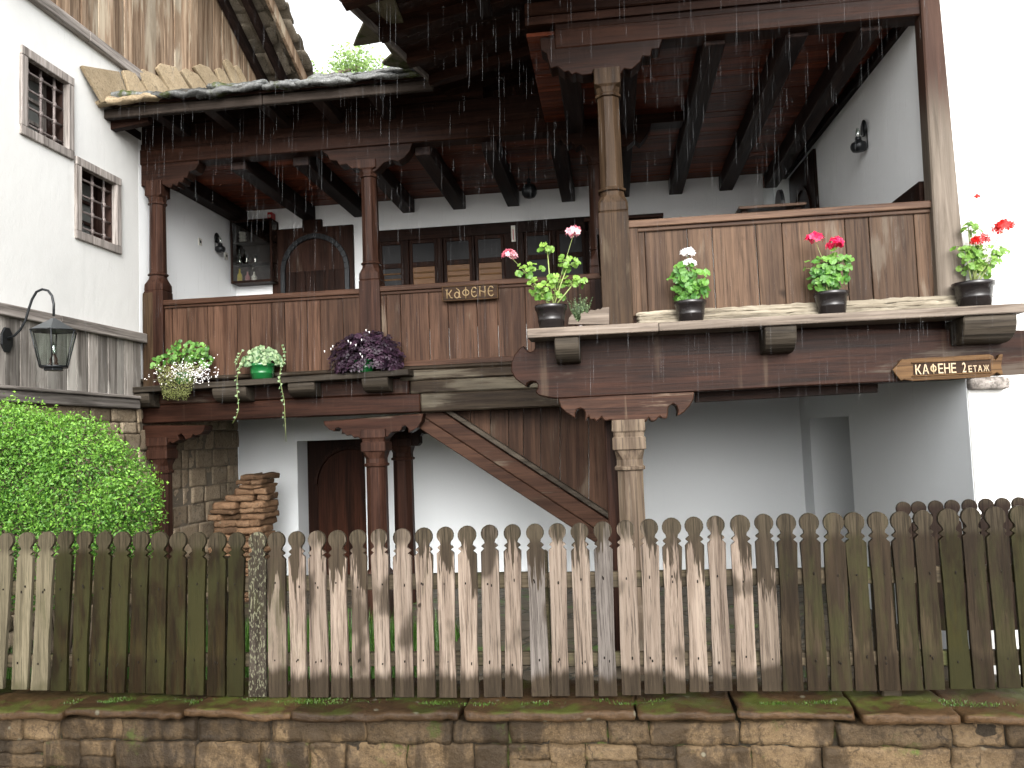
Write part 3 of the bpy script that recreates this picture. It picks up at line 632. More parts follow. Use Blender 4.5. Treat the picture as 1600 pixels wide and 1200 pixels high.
# right weathered post
pl0, pl1, pt0, pt1 = X_at(1466, 460, Yr-.035), X_at(1513, 460, Yr-.035), X_at(1441, 20, Yr-.035), X_at(1470, 20, Yr-.035)
b = B(); b.hexa([(pl0, Yr-.035, 3.2), (pl1, Yr-.035, 3.2), (pl1, Yr+.14, 3.2), (pl0, Yr+.14, 3.2), (pt0, Yr-.035, 5.9), (pt1, Yr-.035, 5.9), (pt1, Yr+.14, 5.9), (pt0, Yr+.14, 5.9)], .3)
def tallpost():
    k = NT('half_bleached_post_wood'); v = k.varied(); g = k.noise(v, (14, 14, .7), 1, 8, .65, .6); z = k.sep(k._o)[2]
    a = k.ramp(g, [(.3, (.03, .016, .012)), (.7, (.075, .042, .03))]); c = k.ramp(g, [(.3, (.06, .048, .037)), (.7, (.17, .142, .115))])
    m = k.step(k.math('ADD', z, k.math('MULTIPLY', k.math('SUBTRACT', g, .5), 1.2)), 5.05-GZ, 4.55-GZ)
    k.bump(g, .6, .006); return k.fin(k.mix(m, a, c), .6, .08)
b.build('post', tallpost(), H, .012)
# lower posts
def lowpost(cx, cy, hw, z1, mat):
    L = [(GZ, hw*1.0, .1), (GZ+.5, hw, .1), (GZ+.55, hw*.86, .5), (z1-.42, hw*.84, .55), (z1-.415, hw*1.0, .55), (z1-.39, hw*1.02, .55), (z1-.38, hw*.88, .55), (z1-.33, hw*.86, .5), (z1-.25, hw*.98, .15), (z1-.245, hw*1.1, .05), (z1-.15, hw*1.1, .05), (z1-.14, hw*1.0, .1), (z1-.11, hw*1.02, .1), (z1-.09, hw*1.12, .05), (z1, hw*1.08, .04)]
    b = B(); b.column(cx, cy, L); return b.build('post', mat, H, .003)
lowpost(X_at(245, 760, Yl), Yl+.12, .118, 2.46, 'post_l')
lowpost(X_at(585, 760, Yl), Yl+.12, .13, 2.46, 'post_l')
lowpost(X_at(631, 760, 10.0), 10.0, .135, 2.50, 'dark_z')
lowpost(X_at(983, 700, Yr+.1), Yr+.12, .125, 2.42, 'post_w')
b = B(); x_ = X_at(954, 720, Yr+.3); b.box(x_-.04, x_+.06, Yr+.27, Yr+.42, GZ, 2.62); b.build('door_post', 'dark_z', H, .006)
# lower brackets of left bay
z2 = (.3125, 180, 550)
b = B(); b.px(zp([(135, 366), (448, 366), (444, 392), (425, 412), (400, 418), (388, 410), (378, 428), (350, 440), (345, 424), (330, 408), (312, 416), (318, 440), (296, 452), (285, 458), (275, 448), (255, 462), (135, 462)], z2), Yl+.02, .2, .6)
b.build('carved_bracket', 'red_low', H, .006)
b = B(); b.px(zp([(1040, 346), (1540, 308), (1532, 345), (1510, 378), (1478, 398), (1465, 405), (1466, 385), (1452, 368), (1434, 372), (1428, 392), (1415, 398), (1395, 400), (1375, 405), (1362, 424), (1345, 420), (1225, 436), (1212, 424), (1195, 430), (1178, 412), (1160, 420), (1140, 402), (1130, 412), (1134, 392), (1120, 378), (1102, 380), (1096, 398), (1070, 388), (1048, 368)], z2), Yl+.02, .2, .7)
b.build('carved_bracket', 'red_low', H, .006)
b = B(); b.px(zp([(1380, 470), (1385, 405), (1420, 400), (1520, 330), (1640, 312), (1640, 350), (1610, 400), (1592, 412), (1585, 386), (1570, 384), (1565, 404), (1545, 412), (1535, 404), (1522, 420), (1522, 455), (1510, 470)], z2), 9.9, .16, .2)
b.build('carved_bracket', 'dark_x', H, .006)
# stair: boards and stringer
b = B(); sm_ = [690, 735, 766, 795, 818, 845, 875, 920, 956]
for i in range(len(sm_)-1):
    a, c = sm_[i]+.4, sm_[i+1]-.4; f = lambda x: 655+(x-690)*.62
    b.px([(a, 630), (c, 630), (c, f(c)), (a, f(a))], Yl+.30, .03, T())
ST = b.build('staircase_panel', 'panel', H, .003)
b = B(); b.px([(664, 640), (703, 640), (965, 822), (1000, 850), (1000, 905), (925, 846), (664, 650)], Yl+.15, .10, .6); b.build('stringer', 'red_stair', ST, .008) if 'red_stair' in M else None
def bd(a, c, wd): return [(a[0], a[1]), (c[0], c[1]), (c[0]+wd*.2, c[1]+wd), (a[0]+wd*.2-8, a[1]+wd)]
M['stair_w'] = wood('stair_stringer_wood', (0.02475, 0.01103, 0.006732), (0.063, 0.03175, 0.0198), 'X', .5, grey=(0.09, 0.07056, 0.05148), grey_amt=.08)
b = B()
def strip(b, x0, y0, x1, y1, w0, Y, th, tint): b.px([(x0, y0), (x1, y1), (x1, y1+w0), (x0, y0+w0)], Y, th, tint)
sl_ = (812-646)/(955-700)
strip(b, 655, 646-45*sl_+3, 1010, 646+310*sl_+3, 27, Yl+.15, .10, .6); strip(b, 655, 646-45*sl_+30.5, 1010, 646+310*sl_+30.5, 22, Yl+.17, .08, .35)
b.build('stringer', 'stair_w', ST, .008)
b = B(); strip(b, 690, 632, 1010, 632+320*sl_, 8, Yl+.10, .16, .9); b.build('stair_trim', 'grey_x', ST, .004)
b = B()
for i in range(12):
    xx = 690+i*24; p_ = P(xx, 646+(xx-700)*sl_+20, Y=Yl+.4); b.box(p_.x, p_.x+.22, Yl+.34, Yl+1.1, p_.z-.02, p_.z+.01, T())
b.build('tread', 'red_x', ST)
# --- upper beams left bay
b = B(); b.box(-5.5, .95, Yl-.02, Yl+.2, 5.70, 5.88, .75); b.build('upper_beam', 'red_x', H, .01)
b = B(); b.box(-5.5, .95, Yl+.02, Yl+.2, 5.882, 6.17, .3); b.build('wall_plate', 'dark_x', H, .01)
z9 = (.2875, 220, 130)
b = B(); b.px(zp([(0, 420), (315, 415), (312, 440), (296, 470), (262, 480), (250, 515), (235, 512), (225, 540), (205, 535), (195, 560), (175, 548), (160, 570), (140, 562), (110, 545), (60, 560), (0, 560)], z9), Yl+.0, .18, .3)
b.build('carved_bracket', 'dark_x', H, .006)
b = B(); b.px([(498, 232), (512, 243), (515, 250), (526, 251), (530, 258), (541, 256), (549, 263), (560, 262), (566, 270), (586, 268), (600, 254), (612, 250), (622, 252), (632, 246), (640, 236), (645, 222), (644, 215), (496, 226)], Yl+.0, .18, .35)
b.build('carved_bracket', 'dark_x', H, .006)
b = B(); b.px([(860, 208), (862, 214), (872, 222), (876, 218), (886, 228), (892, 222), (900, 230), (908, 226), (918, 236), (980, 228), (992, 218), (1000, 224), (1012, 208), (1018, 192), (1018, 185), (860, 198)], Yl+.0, .18, .5)
b.build('carved_bracket', 'red_x', H, .006)
# upper beams right bay
b = B()
for i in range(24): b.box(-2.3+i*.22, -2.083+i*.22, 9.2, 9.23, 6.0, 7.6, T())
b.build('attic_boards', 'dark_z', H)
b = B(); b.box(-.35, 2.75, Yr+.0, Yr+.2, 5.63, 5.80, .8); b.box(-.35, 2.75, Yr+.03, Yr+.2, 5.802, 5.93, .4); b.box(-.6, 3.2, Yr-.03, Yr+.2, 5.932, 6.05, .5); b.build('upper_beam', 'red_x', H, .01)
z3 = (1/3, 800, 0)
b = B(); b.px(zp([(130, 175), (135, 235), (160, 250), (180, 320), (215, 312), (245, 338), (265, 332), (280, 350), (300, 340), (330, 352), (378, 345), (378, 335), (495, 335), (510, 345), (525, 320), (560, 325), (600, 290), (612, 262), (650, 262), (655, 230), (690, 225), (705, 185), (710, 140)], z3), Yr+.01, .18, .45)
b.build('carved_bracket', 'red_x', H, .006)
b = B(); b.box(-.36, -.16, Yr+.2, Yl, 5.66, 5.86, .4); b.build('side_beam', 'dark_y', H, .01)
# --- roofs
E0, E1 = P(548, 15, Y=6.3), P(668, 125, Y=8.2)
def xv(Y): return E0.x+(E1.x-E0.x)*(Y-E0.y)/(E1.y-E0.y)
def zv(Y): return E0.z+(E1.z-E0.z)*(Y-E0.y)/(E1.y-E0.y)
def hroof(X, Y): return zv(Y)+.05+.20*(X-xv(Y))
# right bay roof deck (boards) and rafters
b = B(); y = 5.2
while y < 9.6:
    wv = rnd.uniform(.16, .26); y1 = y+wv
    x0 = xv(y); x1 = 5.5
    b.hexa([(x0, y+.004, hroof(x0, y)), (x1, y+.004, hroof(x1, y)), (x1, y1-.004, hroof(x1, y1)), (x0, y1-.004, hroof(x0, y1)), (x0, y+.004, hroof(x0, y)+.03), (x1, y+.004, hroof(x1, y)+.03), (x1, y1-.004, hroof(x1, y1)+.03), (x0, y1-.004, hroof(x0, y1)+.03)], T()); y = y1
RF = b.build('roof', 'dark_x', H)
for X in [-.95, -.2, .55, 1.3, 2.05, 2.8, 3.6, 4.4]:
    b = B(); b.bar((X, 5.2, hroof(X, 5.2)-.06), (X, 7.0, hroof(X, 7.0)-.06), .11, .12, T()); b.build('rafter', 'dark_y', RF, .006)
for Y in [6.15, 6.9, 7.6, 8.25]:
    b = B(); b.bar((xv(Y), Y, hroof(xv(Y), Y)-.05), (-.36, Y, hroof(-.36, Y)-.05), .12, .10, T()); b.build('rafter', 'dark_x', RF, .006)
b = B(); b.bar((xv(5.2), 5.2, zv(5.2)+.05), (xv(8.3), 8.3, zv(8.3)+.05), .035, .10, .5); b.build('verge_board', 'grey_y', RF, .004)
# slabs: right roof verge silhouettes
def slabpoly(b, pts, Zb, th, tint, parent=None):
    vs = [P(x, y, Z=z) for (x, y), z in zip(pts, Zb)]; b.prism(vs, (0, 0, th), tint)
def zl(y): return E0.z+.10+(y-15)*(E1.z-E0.z)/110
for k, pts in enumerate([[(520, -40), (545, -2), (569, 31), (571, 30), (600, 60), (640, 60), (600, -40)], [(571, 30), (556, 62), (552, 73), (575, 70), (598, 66), (612, 86), (650, 105), (655, 80), (600, 22)],
                         [(612, 86), (597, 99), (600, 103), (612, 105), (622, 106), (650, 112), (668, 125), (660, 90)], [(618, 106), (600, 120), (640, 126), (672, 124), (655, 103)]]):
    b = B(); slabpoly(b, pts, [zl(q[1])+.03*k for q in pts], .03, .4); o = b.build('stone_slab', 'slab_v', RF, .008) if 'slab_v' in M else b.build('stone_slab', 'slabund', RF, .008)
b = B()
for i in range(10):
    for j in range(13):
        Y = 5.3+j*.34; X = xv(Y)+.33+i*.55; b.rough((X, Y, hroof(X, Y)+.10+.02*(i % 2)), (.64, .46, .04), (5, 4, 2), .015, T(), i*13+j, rot=Matrix.Rotation(.23, 3, 'X'))
b.build('slab_covering', 'slab', RF)
# left bay lower roof
def hl(Y): return 6.13+.42*(Y-8.2)
x0, x1 = -5.75, -1.5
b = B(); b.hexa([(x0+.1, 8.22, hl(8.22)-.03), (x1, 8.22, hl(8.22)-.03), (x1, 11.9, hl(11.9)-.03), (x0+.34, 11.9, hl(11.9)-.03), (x0+.1, 8.22, hl(8.22)), (x1, 8.22, hl(8.22)), (x1, 11.9, hl(11.9)), (x0+.34, 11.9, hl(11.9))])
LR = b.build('roof', 'dark_x', H)
b = B(); b.box(-5.45, -1.3, Yl+.02, Yl+.2, 6.172, 6.40, .4); b.build('infill_board', 'dark_x', LR)
M['grey_dark'] = wood('damp_fascia_wood', (0.0165, 0.01229, 0.009874), (0.0396, 0.03072, 0.02468), 'X', .6)
b = B(); b.box(-5.62, -3.6, 8.24, 8.31, 5.99, 6.10, .55); b.box(-3.597, -1.72, 8.245, 8.31, 5.995, 6.10, .75); b.build('fascia', 'grey_dark', LR, .008)
X = -5.55
while X < -1.9:
    b = B(); b.box(X, X+.13, 8.32, Yl+.0, 6.0, 6.10, T()); X += .62; b.build('lookout', 'dark_y', LR, .006)
b = B(); p0 = P(128, 192, Y=8.5); b.px([(138, 175), (232, 170), (232, 190), (150, 207)], 8.36, .1, .3); b.build('eave_beam_end', 'dark_x', LR, .006)
for k, (a, c, yt, th) in enumerate([(118, 250, 0, .07), (235, 330, 1, .06), (300, 420, 2, .07), (405, 470, 0, .06), (455, 560, 1, .07), (540, 668, 0, .06)]):
    for lay in range(2):
        xa_, xb_ = X_at(a+rnd.uniform(-8, 8)+lay*14, 150, 8.2), X_at(c+rnd.uniform(-8, 8)-lay*10, 150, 8.2)
        if k == 5: xb_ = X_at(666, 130, 8.2)
        b = B(); b.rough(((xa_+xb_)/2, 8.10+.30+lay*.09, hl(8.40)-.005+.02+lay*.07+T(-.01, .012)), (xb_-xa_, .68, th), (20, 9, 3), .020, T(), k*7+lay, 7, rot=Matrix.Rotation(.34+T(-.03, .03), 3, 'X') @ Matrix.Rotation(T(-.03, .03), 3, 'Y') @ Matrix.Rotation(T(-.05, .05), 3, 'Z'), freq=6)
        b.build('stone_slab', 'slab' if (k or lay) else 'slabtan', LR)
b = B()
for i in range(9):
    for j in range(8):
        b.rough((-5.2+i*.44, 8.9+j*.38, hl(8.9+j*.38)+.02+.02*(i % 2)), (.5, .5, .04), (5, 4, 2), .012, T(), i*8+j, rot=Matrix.Rotation(.38, 3, 'X'))
b.build('slab_covering', 'slab', LR)
# upright tan slabs leaning on the gable
ups = [[(125, 101), (188, 111), (205, 150), (162, 156)], [(191, 109), (208, 108), (236, 145), (207, 152)], [(216, 112), (222, 107), (248, 118), (272, 143), (236, 147)],
       [(244, 105), (250, 98), (276, 104), (302, 139), (270, 143)], [(282, 110), (290, 106), (310, 116), (330, 137), (305, 139)], [(302, 103), (312, 99), (328, 105), (355, 137), (330, 139)],
       [(337, 107), (343, 105), (352, 112), (368, 136), (350, 138)], [(349, 95), (354, 91), (362, 98), (384, 134), (370, 135)], [(366, 103), (371, 101), (378, 110), (392, 133), (384, 134)]]
for pts in ups:
    xc = sum(q[0] for q in pts)/len(pts); Xp = XL+.10
    v_ = []
    ym = max(q[1] for q in pts)
    cxp, cyp = sum(q[0] for q in pts)/len(pts), sum(q[1] for q in pts)/len(pts)
    for (x, y) in [(cxp+(q[0]-cxp)*.93, cyp+(q[1]-cyp)*.98) for q in pts]: v_.append(P(x, y+ (4 if y > 128 else 0), X=XL+.04+.10*((y-95)/60)))
    b = B(); nrm = Vector((-.045, .01, -.01)); b.prism(v_, nrm, T(.3, .9)); b.build('stone_slab', 'slabtan', LR, .010, 2)
# --- doors and windows of the house
# upper arched door
b = B(); y0_ = Yb-.05
xa, xb_, zt1 = X_at(427, 400, Yb), X_at(554, 400, Yb), Z_at(490, 356, Yb)
b.box(xa, xb_, Yb-.05, Yb-.002, 3.15, zt1, .7); D = b.build('door', 'post_l', H, .006)
b = B(); b.px([(472, 344), (502, 342), (503, 362), (472, 364)], Yb-.06, .06, .6); b.build('keystone', 'red_z', D, .004)
b = B(); xc = (xa+xb_)/2+.04; rr_ = (xb_-xa)*.42; zc = zt1-.13-rr_
N = 18; arc = [(xc+rr_*math.cos(math.pi*i/N), zc+rr_*1.05*math.sin(math.pi*i/N)) for i in range(N+1)]; arc2 = [(xc+(rr_-.07)*math.cos(math.pi*i/N), zc+(rr_-.07)*1.05*math.sin(math.pi*i/N)) for i in range(N+1)]
for i in range(N):
    q = [arc[i], arc[i+1], arc2[i+1], arc2[i]]; b.prism([(x, Yb-.09, z) for x, z in q], (0, .039, 0), .3)
b.box(xc-rr_, xc-rr_+.07, Yb-.09, Yb-.051, 3.15, zc, .3); b.box(xc+rr_-.07, xc+rr_, Yb-.09, Yb-.051, 3.15, zc, .3)
b.build('arch_molding', 'iron', D, .004)
b = B()
for i in range(6): a_ = xc-rr_+.075+i*(2*rr_-.15)/6; b.box(a_+.003, a_+(2*rr_-.15)/6-.003, Yb-.065, Yb-.051, 3.15, zc, T(.0, .3))
b.build('door_leaf', 'dark_z', D, .003)
# window band
xa, xb_ = X_at(591, 400, Yb), X_at(937, 400, Yb); zt1 = 5.35
b = B(); b.box(xa, xb_, Yb-.10, Yb-.002, zt1-.17, zt1, .3)
b.box(xa, xb_, Yb-.05, Yb-.002, 3.9, zt1-.17, .1); WB = b.build('window_band', 'red_x', H, .005)
pans = [(598, 630), (645, 682), (698, 736), (747, 786), (824, 860), (874, 912)]
prev = 591
for i, (a, c) in enumerate(pans):
    x0, x1 = X_at(a, 400, Yb), X_at(c, 400, Yb); zt2 = zt1-.22; f = .045
    b = B(); b.box(x0-.03, x0+f-.03, Yb-.085, Yb-.051, 3.95, zt2+.05, .8); b.box(x1-f+.03, x1+.03, Yb-.085, Yb-.051, 3.95, zt2+.05, .8)
    for za_, h_ in [(zt2, .055), (zt2-.34, .07)]: b.box(x0+f-.03, x1-f+.03, Yb-.085, Yb-.051, za_, za_+h_, .9)
    Wd = b.build('window', 'red_z', WB, .004)
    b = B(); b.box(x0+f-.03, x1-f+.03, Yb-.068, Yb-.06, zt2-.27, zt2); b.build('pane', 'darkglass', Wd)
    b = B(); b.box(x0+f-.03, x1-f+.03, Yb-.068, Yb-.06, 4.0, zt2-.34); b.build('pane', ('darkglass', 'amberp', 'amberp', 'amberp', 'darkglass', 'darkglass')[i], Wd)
    if i < 4:
        b = B()
        for q in range(2): b.box(x0+f-.02, x1-f+.02, Yb-.078, Yb-.07, 4.62+q*.08, 4.64+q*.08, T())
        b.build('slat', 'amber', Wd)
b = B(); prevx = xa
for (a, c) in pans+[(940, 940)]:
    x0 = X_at(a, 400, Yb)-.035
    if x0 > prevx: b.box(prevx+.002, x0, Yb-.11, Yb-.051, 3.9, zt1-.171, T(.2, .6))
    prevx = X_at(c, 400, Yb)+.032
b.build('mullions', 'red_z', WB, .004)
# lower arched door in recess
b = B(); b.box(dx0, dx1, Yb+.40, Yb+.45, 0, dz1+.1, .2); D2 = b.build('door', 'red_z', H)
b = B(); xc = (X_at(486, 750, Yb+.3)+dx1)/2+.12; rr_ = .50; zc = dz1-.15-rr_
arc = [(xc+rr_*math.cos(math.pi*i/N), zc+rr_*1.02*math.sin(math.pi*i/N)) for i in range(N+1)]
pts = [(xc-rr_, 0)]+[(x, z) for x, z in reversed(arc)]+[(xc+rr_, 0)]
b.prism([(x, Yb+.36, z) for x, z in pts], (0, .035, 0), .2); b.build('door_leaf', wood('rust_red_door_wood', (.018, .007, .004), (.055, .019, .010), 'Z', .5), D2, .01)
b = B()
for i in range(N):
    q = [arc[i], arc[i+1], (xc+(arc[i+1][0]-xc)*1.1, zc+(arc[i+1][1]-zc)*1.1), (xc+(arc[i][0]-xc)*1.1, zc+(arc[i][1]-zc)*1.1)]
    b.prism([(x, Yb+.33, z) for x, z in q], (0, .065, 0), .3)
b.build('arch_molding', 'dark_z', D2, .005)
b = B(); b.tube([(xc+.3, Yb+.355, 1.35), (xc+.3, Yb+.31, 1.36), (xc+.3, Yb+.31, 1.24), (xc+.3, Yb+.355, 1.23)], .01, 6); b.build('handle', 'iron', D2)
# right wall dark arched door (upper)
def xr(y): return XU+(XF-XU)*(y-Yr)/(Yb-Yr)
def PR(px, py):
    X = XN
    for _ in range(8): p_ = P(px, py, X=X); X = xr(p_.y)
    return P(px, py, X=X)
a, c = PR(1238, 300), PR(1279, 300); zt1 = PR(1272, 235).z
b = B(); b.hexa([(xr(a.y)-.04, a.y, 3.15), (xr(a.y)+.05, a.y, 3.15), (xr(c.y)+.05, c.y, 3.15), (xr(c.y)-.04, c.y, 3.15), (xr(a.y)-.04, a.y, zt1), (xr(a.y)+.05, a.y, zt1), (xr(c.y)+.05, c.y, zt1), (xr(c.y)-.04, c.y, zt1)], .1)
D3 = b.build('door', 'dark_z', H, .006)
b = B(); ym = (a.y+c.y)/2; hw_ = abs(a.y-c.y)*.30; zc = zt1-.35-hw_
for i in range(N):
    t0_, t1_ = math.pi*i/N, math.pi*(i+1)/N
    q = [(ym+hw_*math.cos(t0_), zc+hw_*math.sin(t0_)), (ym+hw_*math.cos(t1_), zc+hw_*math.sin(t1_)), (ym+hw_*1.13*math.cos(t1_), zc+hw_*1.13*math.sin(t1_)), (ym+hw_*1.13*math.cos(t0_), zc+hw_*1.13*math.sin(t0_))]
    b.prism([(xr(y)-.06, y, z) for y, z in q], (.02, 0, 0), .5)
b.box(xr(ym)-.065, xr(ym)-.04, ym-hw_*1.13, ym-hw_, 3.15, zc); b.box(xr(ym)-.062, xr(ym)-.037, ym+hw_, ym+hw_*1.13, 3.15, zc); b.build('arch_molding', 'red_z', D3)

# ------------------------------------------------------------------ small fixtures on the veranda
def oil_lamp(name, label, base, out, k=.8):
    """squat oil lamp on a wall: out = direction away from the wall (unit along X)"""
    p = Vector(base); t = thing(name, label, 'wall lamp', p, 'oil lamps on the veranda walls'); c = p+Vector((out*.11*k, 0, 0)); s_ = lambda pr: [(r*k, h*k) for r, h in pr]
    b = B(); b.lathe(c, s_([(.02, -.09), (.075, -.08), (.095, -.045), (.098, -.01), (.085, .02), (.05, .035), (.045, .05)]), 16); b.build('oil_font', 'iron', t)
    b = B(); b.lathe(c, s_([(.032, .05), (.04, .07), (.035, .095), (.018, .10)]), 12); b.build('burner', 'iron', t)
    b = B(); b.lathe(c+Vector((0, 0, .1*k)), s_([(.018, 0), (.028, .03), (.026, .06), (.014, .11)]), 12, cap=False); b.build('glass_chimney', 'bottle', t)
    b = B(); b.lathe(p+Vector((out*.02, 0, .20*k)), s_([(.005, 0), (.10, .008*out), (.105, .02*out)]), 20, axis='X'); b.build('reflector', 'iron', t)
    b = B(); b.tube([p+Vector((0, 0, .2*k)), p+Vector((0, 0, -.04*k)), c+Vector((0, 0, -.06*k))], .008, 6); b.build('bracket', 'iron', t)
p = P(336, 388, X=XL); oil_lamp('oil_wall_lamp', 'black oil lamp with reflector on left veranda wall between two sockets', (p.x+.0, p.y, p.z), 1, .72)
p = PR(1356, 225); oil_lamp('oil_wall_lamp', 'black oil lamp with glass chimney on the right veranda wall', (xr(p.y), p.y, p.z), -1)
for px_, py_, lab in [(312, 378, 'small cream wall socket left of the oil lamp on the left veranda wall'), (353, 400, 'small cream wall socket just right of the left oil lamp')]:
    p = P(px_, py_, X=XL); t = thing('wall_socket', lab, 'socket', p, 'cream sockets on the left veranda wall')
    b = B(); b.box(p.x, p.x+.012, p.y-.045, p.y+.045, p.z-.05, p.z+.05); b.build('cover_plate', 'cream', t, .003)
    b = B(); b.box(p.x+.012, p.x+.016, p.y-.018, p.y+.018, p.z-.018, p.z+.018); b.build('insert', 'iron', t)
# ceiling lamp
p = P(827, 298, Y=10.4); t = thing('hanging_globe_lamp', 'round black lamp hanging from the veranda ceiling above the window band', 'ceiling lamp', (p.x, p.y, p.z))
b = B(); b.lathe(p, [(.03, -.10), (.07, -.085), (.098, -.04), (.102, 0), (.09, .04), (.06, .075), (.03, .09), (.02, .12), (.028, .14), (.012, .17)], 20); b.build('globe', 'iron', t)
b = B(); b.tube([p+Vector((0, 0, .16)), (p.x, p.y, 5.8)], .006, 6); b.build('chain', 'iron', t)
# thermometer
p = P(802, 365, Y=Yb-.12); t = thing('thermometer', 'slim white thermometer on the dark window band', 'thermometer', p)
b = B(); b.box(p.x-.03, p.x+.03, Yb-.125, Yb-.111, p.z-.115, p.z+.115); b.build('backplate', 'cream', t, .004)
b = B(); b.tube([(p.x, Yb-.128, p.z-.09), (p.x, Yb-.128, p.z+.06)], .006, 6); b.build('tube', 'red', t)
# alarm box
p = P(422, 338, Y=Yb-.12); t = thing('fire_alarm_box', 'small red alarm box high beside the glass cabinet', 'alarm', p)
b = B(); b.box(p.x-.035, p.x+.035, Yb-.14, Yb, p.z-.07, p.z+.06); b.build('housing', 'red', t, .01, 2)
b = B(); b.lathe((p.x, Yb-.14, p.z), [(.025, 0), (.022, -.012), (.01, -.014)], 12, axis='Y'); b.build('button', 'cream', t)
# corner cabinet with shelves and bottles
xa, xb_ = XL+.01, X_at(427, 400, Yb-.35)-.02; z0, z1 = Z_at(400, 440, Yb-.3), 5.60; ya, yb2 = Yb-.62, Yb-.01
t = thing('glass_cabinet', 'dark wall cabinet with glass doors beside the arched door', 'cabinet', (xa, yb2, z0))
xa = XL+.05; ya = Yb-.24; xf = X_at(426, 390, ya)
b = B(); b.box(xa, xf, Yb-.03, Yb-.01, z0, z1); b.box(xa, xf, ya, Yb-.03, z0, z0+.025); b.box(xa, xf, ya, Yb-.03, z1-.025, z1); b.box(xa, xa+.02, ya, Yb-.03, z0+.025, z1-.025)
b.build('carcass', 'dark_z', t, .003)
b = B()
b.box(xa, xa+.03, ya-.03, ya-.001, z0, z1); b.box(xf-.03, xf, ya-.03, ya-.001, z0, z1); b.box(xa+.03, xf-.03, ya-.03, ya-.001, z0, z0+.035); b.box(xa+.03, xf-.03, ya-.03, ya-.001, z1-.035, z1);
DF = b.build('door_frame', 'red_z', t, .003)
b = B(); b.box(xa+.03, xf-.03, ya-.02, ya-.014, z0+.035, z1-.035); b.box(xf-.012, xf-.006, ya, Yb-.06, z0+.025, z1-.025); b.build('pane', 'cabglass', DF)
hh = (z1-z0)/3; shz = [z0+.026, z0+hh, z0+2*hh]
for z in shz[1:]:
    b = B(); b.box(xa+.02, xf-.02, ya+.01, Yb-.031, z-.018, z); b.build('shelf', 'dark_x', t, .002)
def bottle(x, y, z, h, r, mat, label, cat='bottle'):
    t = thing('bottle' if cat == 'bottle' else 'drinking_glass' if cat == 'glass' else 'cup_stack', label, cat, (x, y, z), 'glassware in the corner cabinet')
    b = B()
    if cat == 'bottle': b.lathe((x, y, z+.001), [(r, 0), (r*1.02, .01), (r, h*.55), (r*.4, h*.72), (r*.32, h*.95), (r*.4, h)], 12); b.build('body', mat, t); b = B(); b.lathe((x, y, z+h), [(r*.42, 0), (r*.42, h*.1)], 10); b.build('stopper', 'iron', t)
    elif cat == 'glass': b.lathe((x, y, z+.001), [(r*.8, 0), (r*.9, h*.5), (r, h), (r*.93, h), (r*.8, h*.5), (r*.6, .01)], 12, cap=False); b.build('body', mat, t)
    else:
        for q in range(3): b.lathe((x, y, z+.001+q*h/3), [(r*.6, 0), (r, h/3.4), (r*.9, h/3.4), (r*.5, .005)], 14)
        b.build('body', mat, t)
bottle(xa+.09, ya+.07, shz[0], .20, .035, 'yellow', 'yellow bottle on the lowest shelf of the glass cabinet')
bottle(xa+.20, ya+.09, shz[0], .16, .035, 'pink', 'pink bottle on the lowest shelf of the glass cabinet')
bottle(xa+.30, ya+.09, shz[0], .15, .04, 'crock', 'round cream jar on the lowest shelf of the glass cabinet')
bottle(xa+.09, ya+.07, shz[1], .20, .035, 'bottle', 'tall clear bottle on the middle shelf of the glass cabinet')
bottle(xa+.19, ya+.09, shz[1], .14, .03, 'bottle', 'clear drinking glass beside the bottle on the middle cabinet shelf', 'glass')
bottle(xa+.32, ya+.09, shz[1], .12, .035, 'bottle', 'clear drinking glass at right end of the middle cabinet shelf', 'glass')
bottle(xa+.13, ya+.10, shz[2], .16, .06, 'crock', 'stack of white cups on the top shelf of the glass cabinet', 'cups')
# low dark table behind right parapet
xa = X_at(985, 340, 10.6); xb_ = X_at(1037, 340, 10.6); zt1 = Z_at(1010, 334, 10.6)
t = thing('dark_sideboard', 'low dark sideboard against the back wall behind the right parapet', 'sideboard', (xa, 10.6, FLZ))
b = B(); b.box(xa-.6, xb_, 10.6, 11.1, zt1-.05, zt1); b.build('top', 'dark_x', t, .005)
b = B(); b.box(xa-.55, xb_-.04, 10.63, 11.08, FLZ, zt1-.052); b.build('carcass', 'dark_x', t, .005)
# table and chair seen above right rail
p = P(1195, 325, Y=8.9); t = thing('veranda_table', 'wooden table top just showing above the right parapet', 'table', (p.x, p.y, FLZ))
zt1 = Z_at(1170, 333, 8.9)
b = B(); b.box(p.x-.32, p.x+.36, 8.6, 9.3, zt1-.03, zt1); b.build('tabletop', 'rail', t, .005)
for sx in (-.25, .29):
    for yy in (8.66, 9.2): b = B(); b.box(p.x+sx-.03, p.x+sx+.03, yy, yy+.06, FLZ, zt1-.031); b.build('leg', 'dark_z', t)
p = P(1219, 305, Y=9.6); t = thing('wooden_chair', 'dark rounded chair back beside the doorway above the right parapet', 'chair', (p.x, 9.6, FLZ))
ztop = Z_at(1218, 297, 9.6)
b = B(); b.prism([(p.x-.03+.0*0, 9.5+.2*math.cos(a)+.1, ztop-.25+.25*math.sin(a)) for a in [math.pi*i/10 for i in range(11)]]+[(p.x-.03, 9.4, FLZ+.45), (p.x-.03, 9.8, FLZ+.45)][0:2], (.04, 0, 0), .3); b.build('backrest', 'iron', t)
b = B(); b.box(p.x-.42, p.x-.03, 9.4, 9.8, FLZ+.42, FLZ+.46); b.build('seat', 'dark_x', t, .004)
for sx in (-.40, -.07):
    for yy in (9.42, 9.74): b = B(); b.box(p.x+sx, p.x+sx+.035, yy, yy+.035, FLZ, FLZ+.42); b.build('leg', 'dark_z', t)

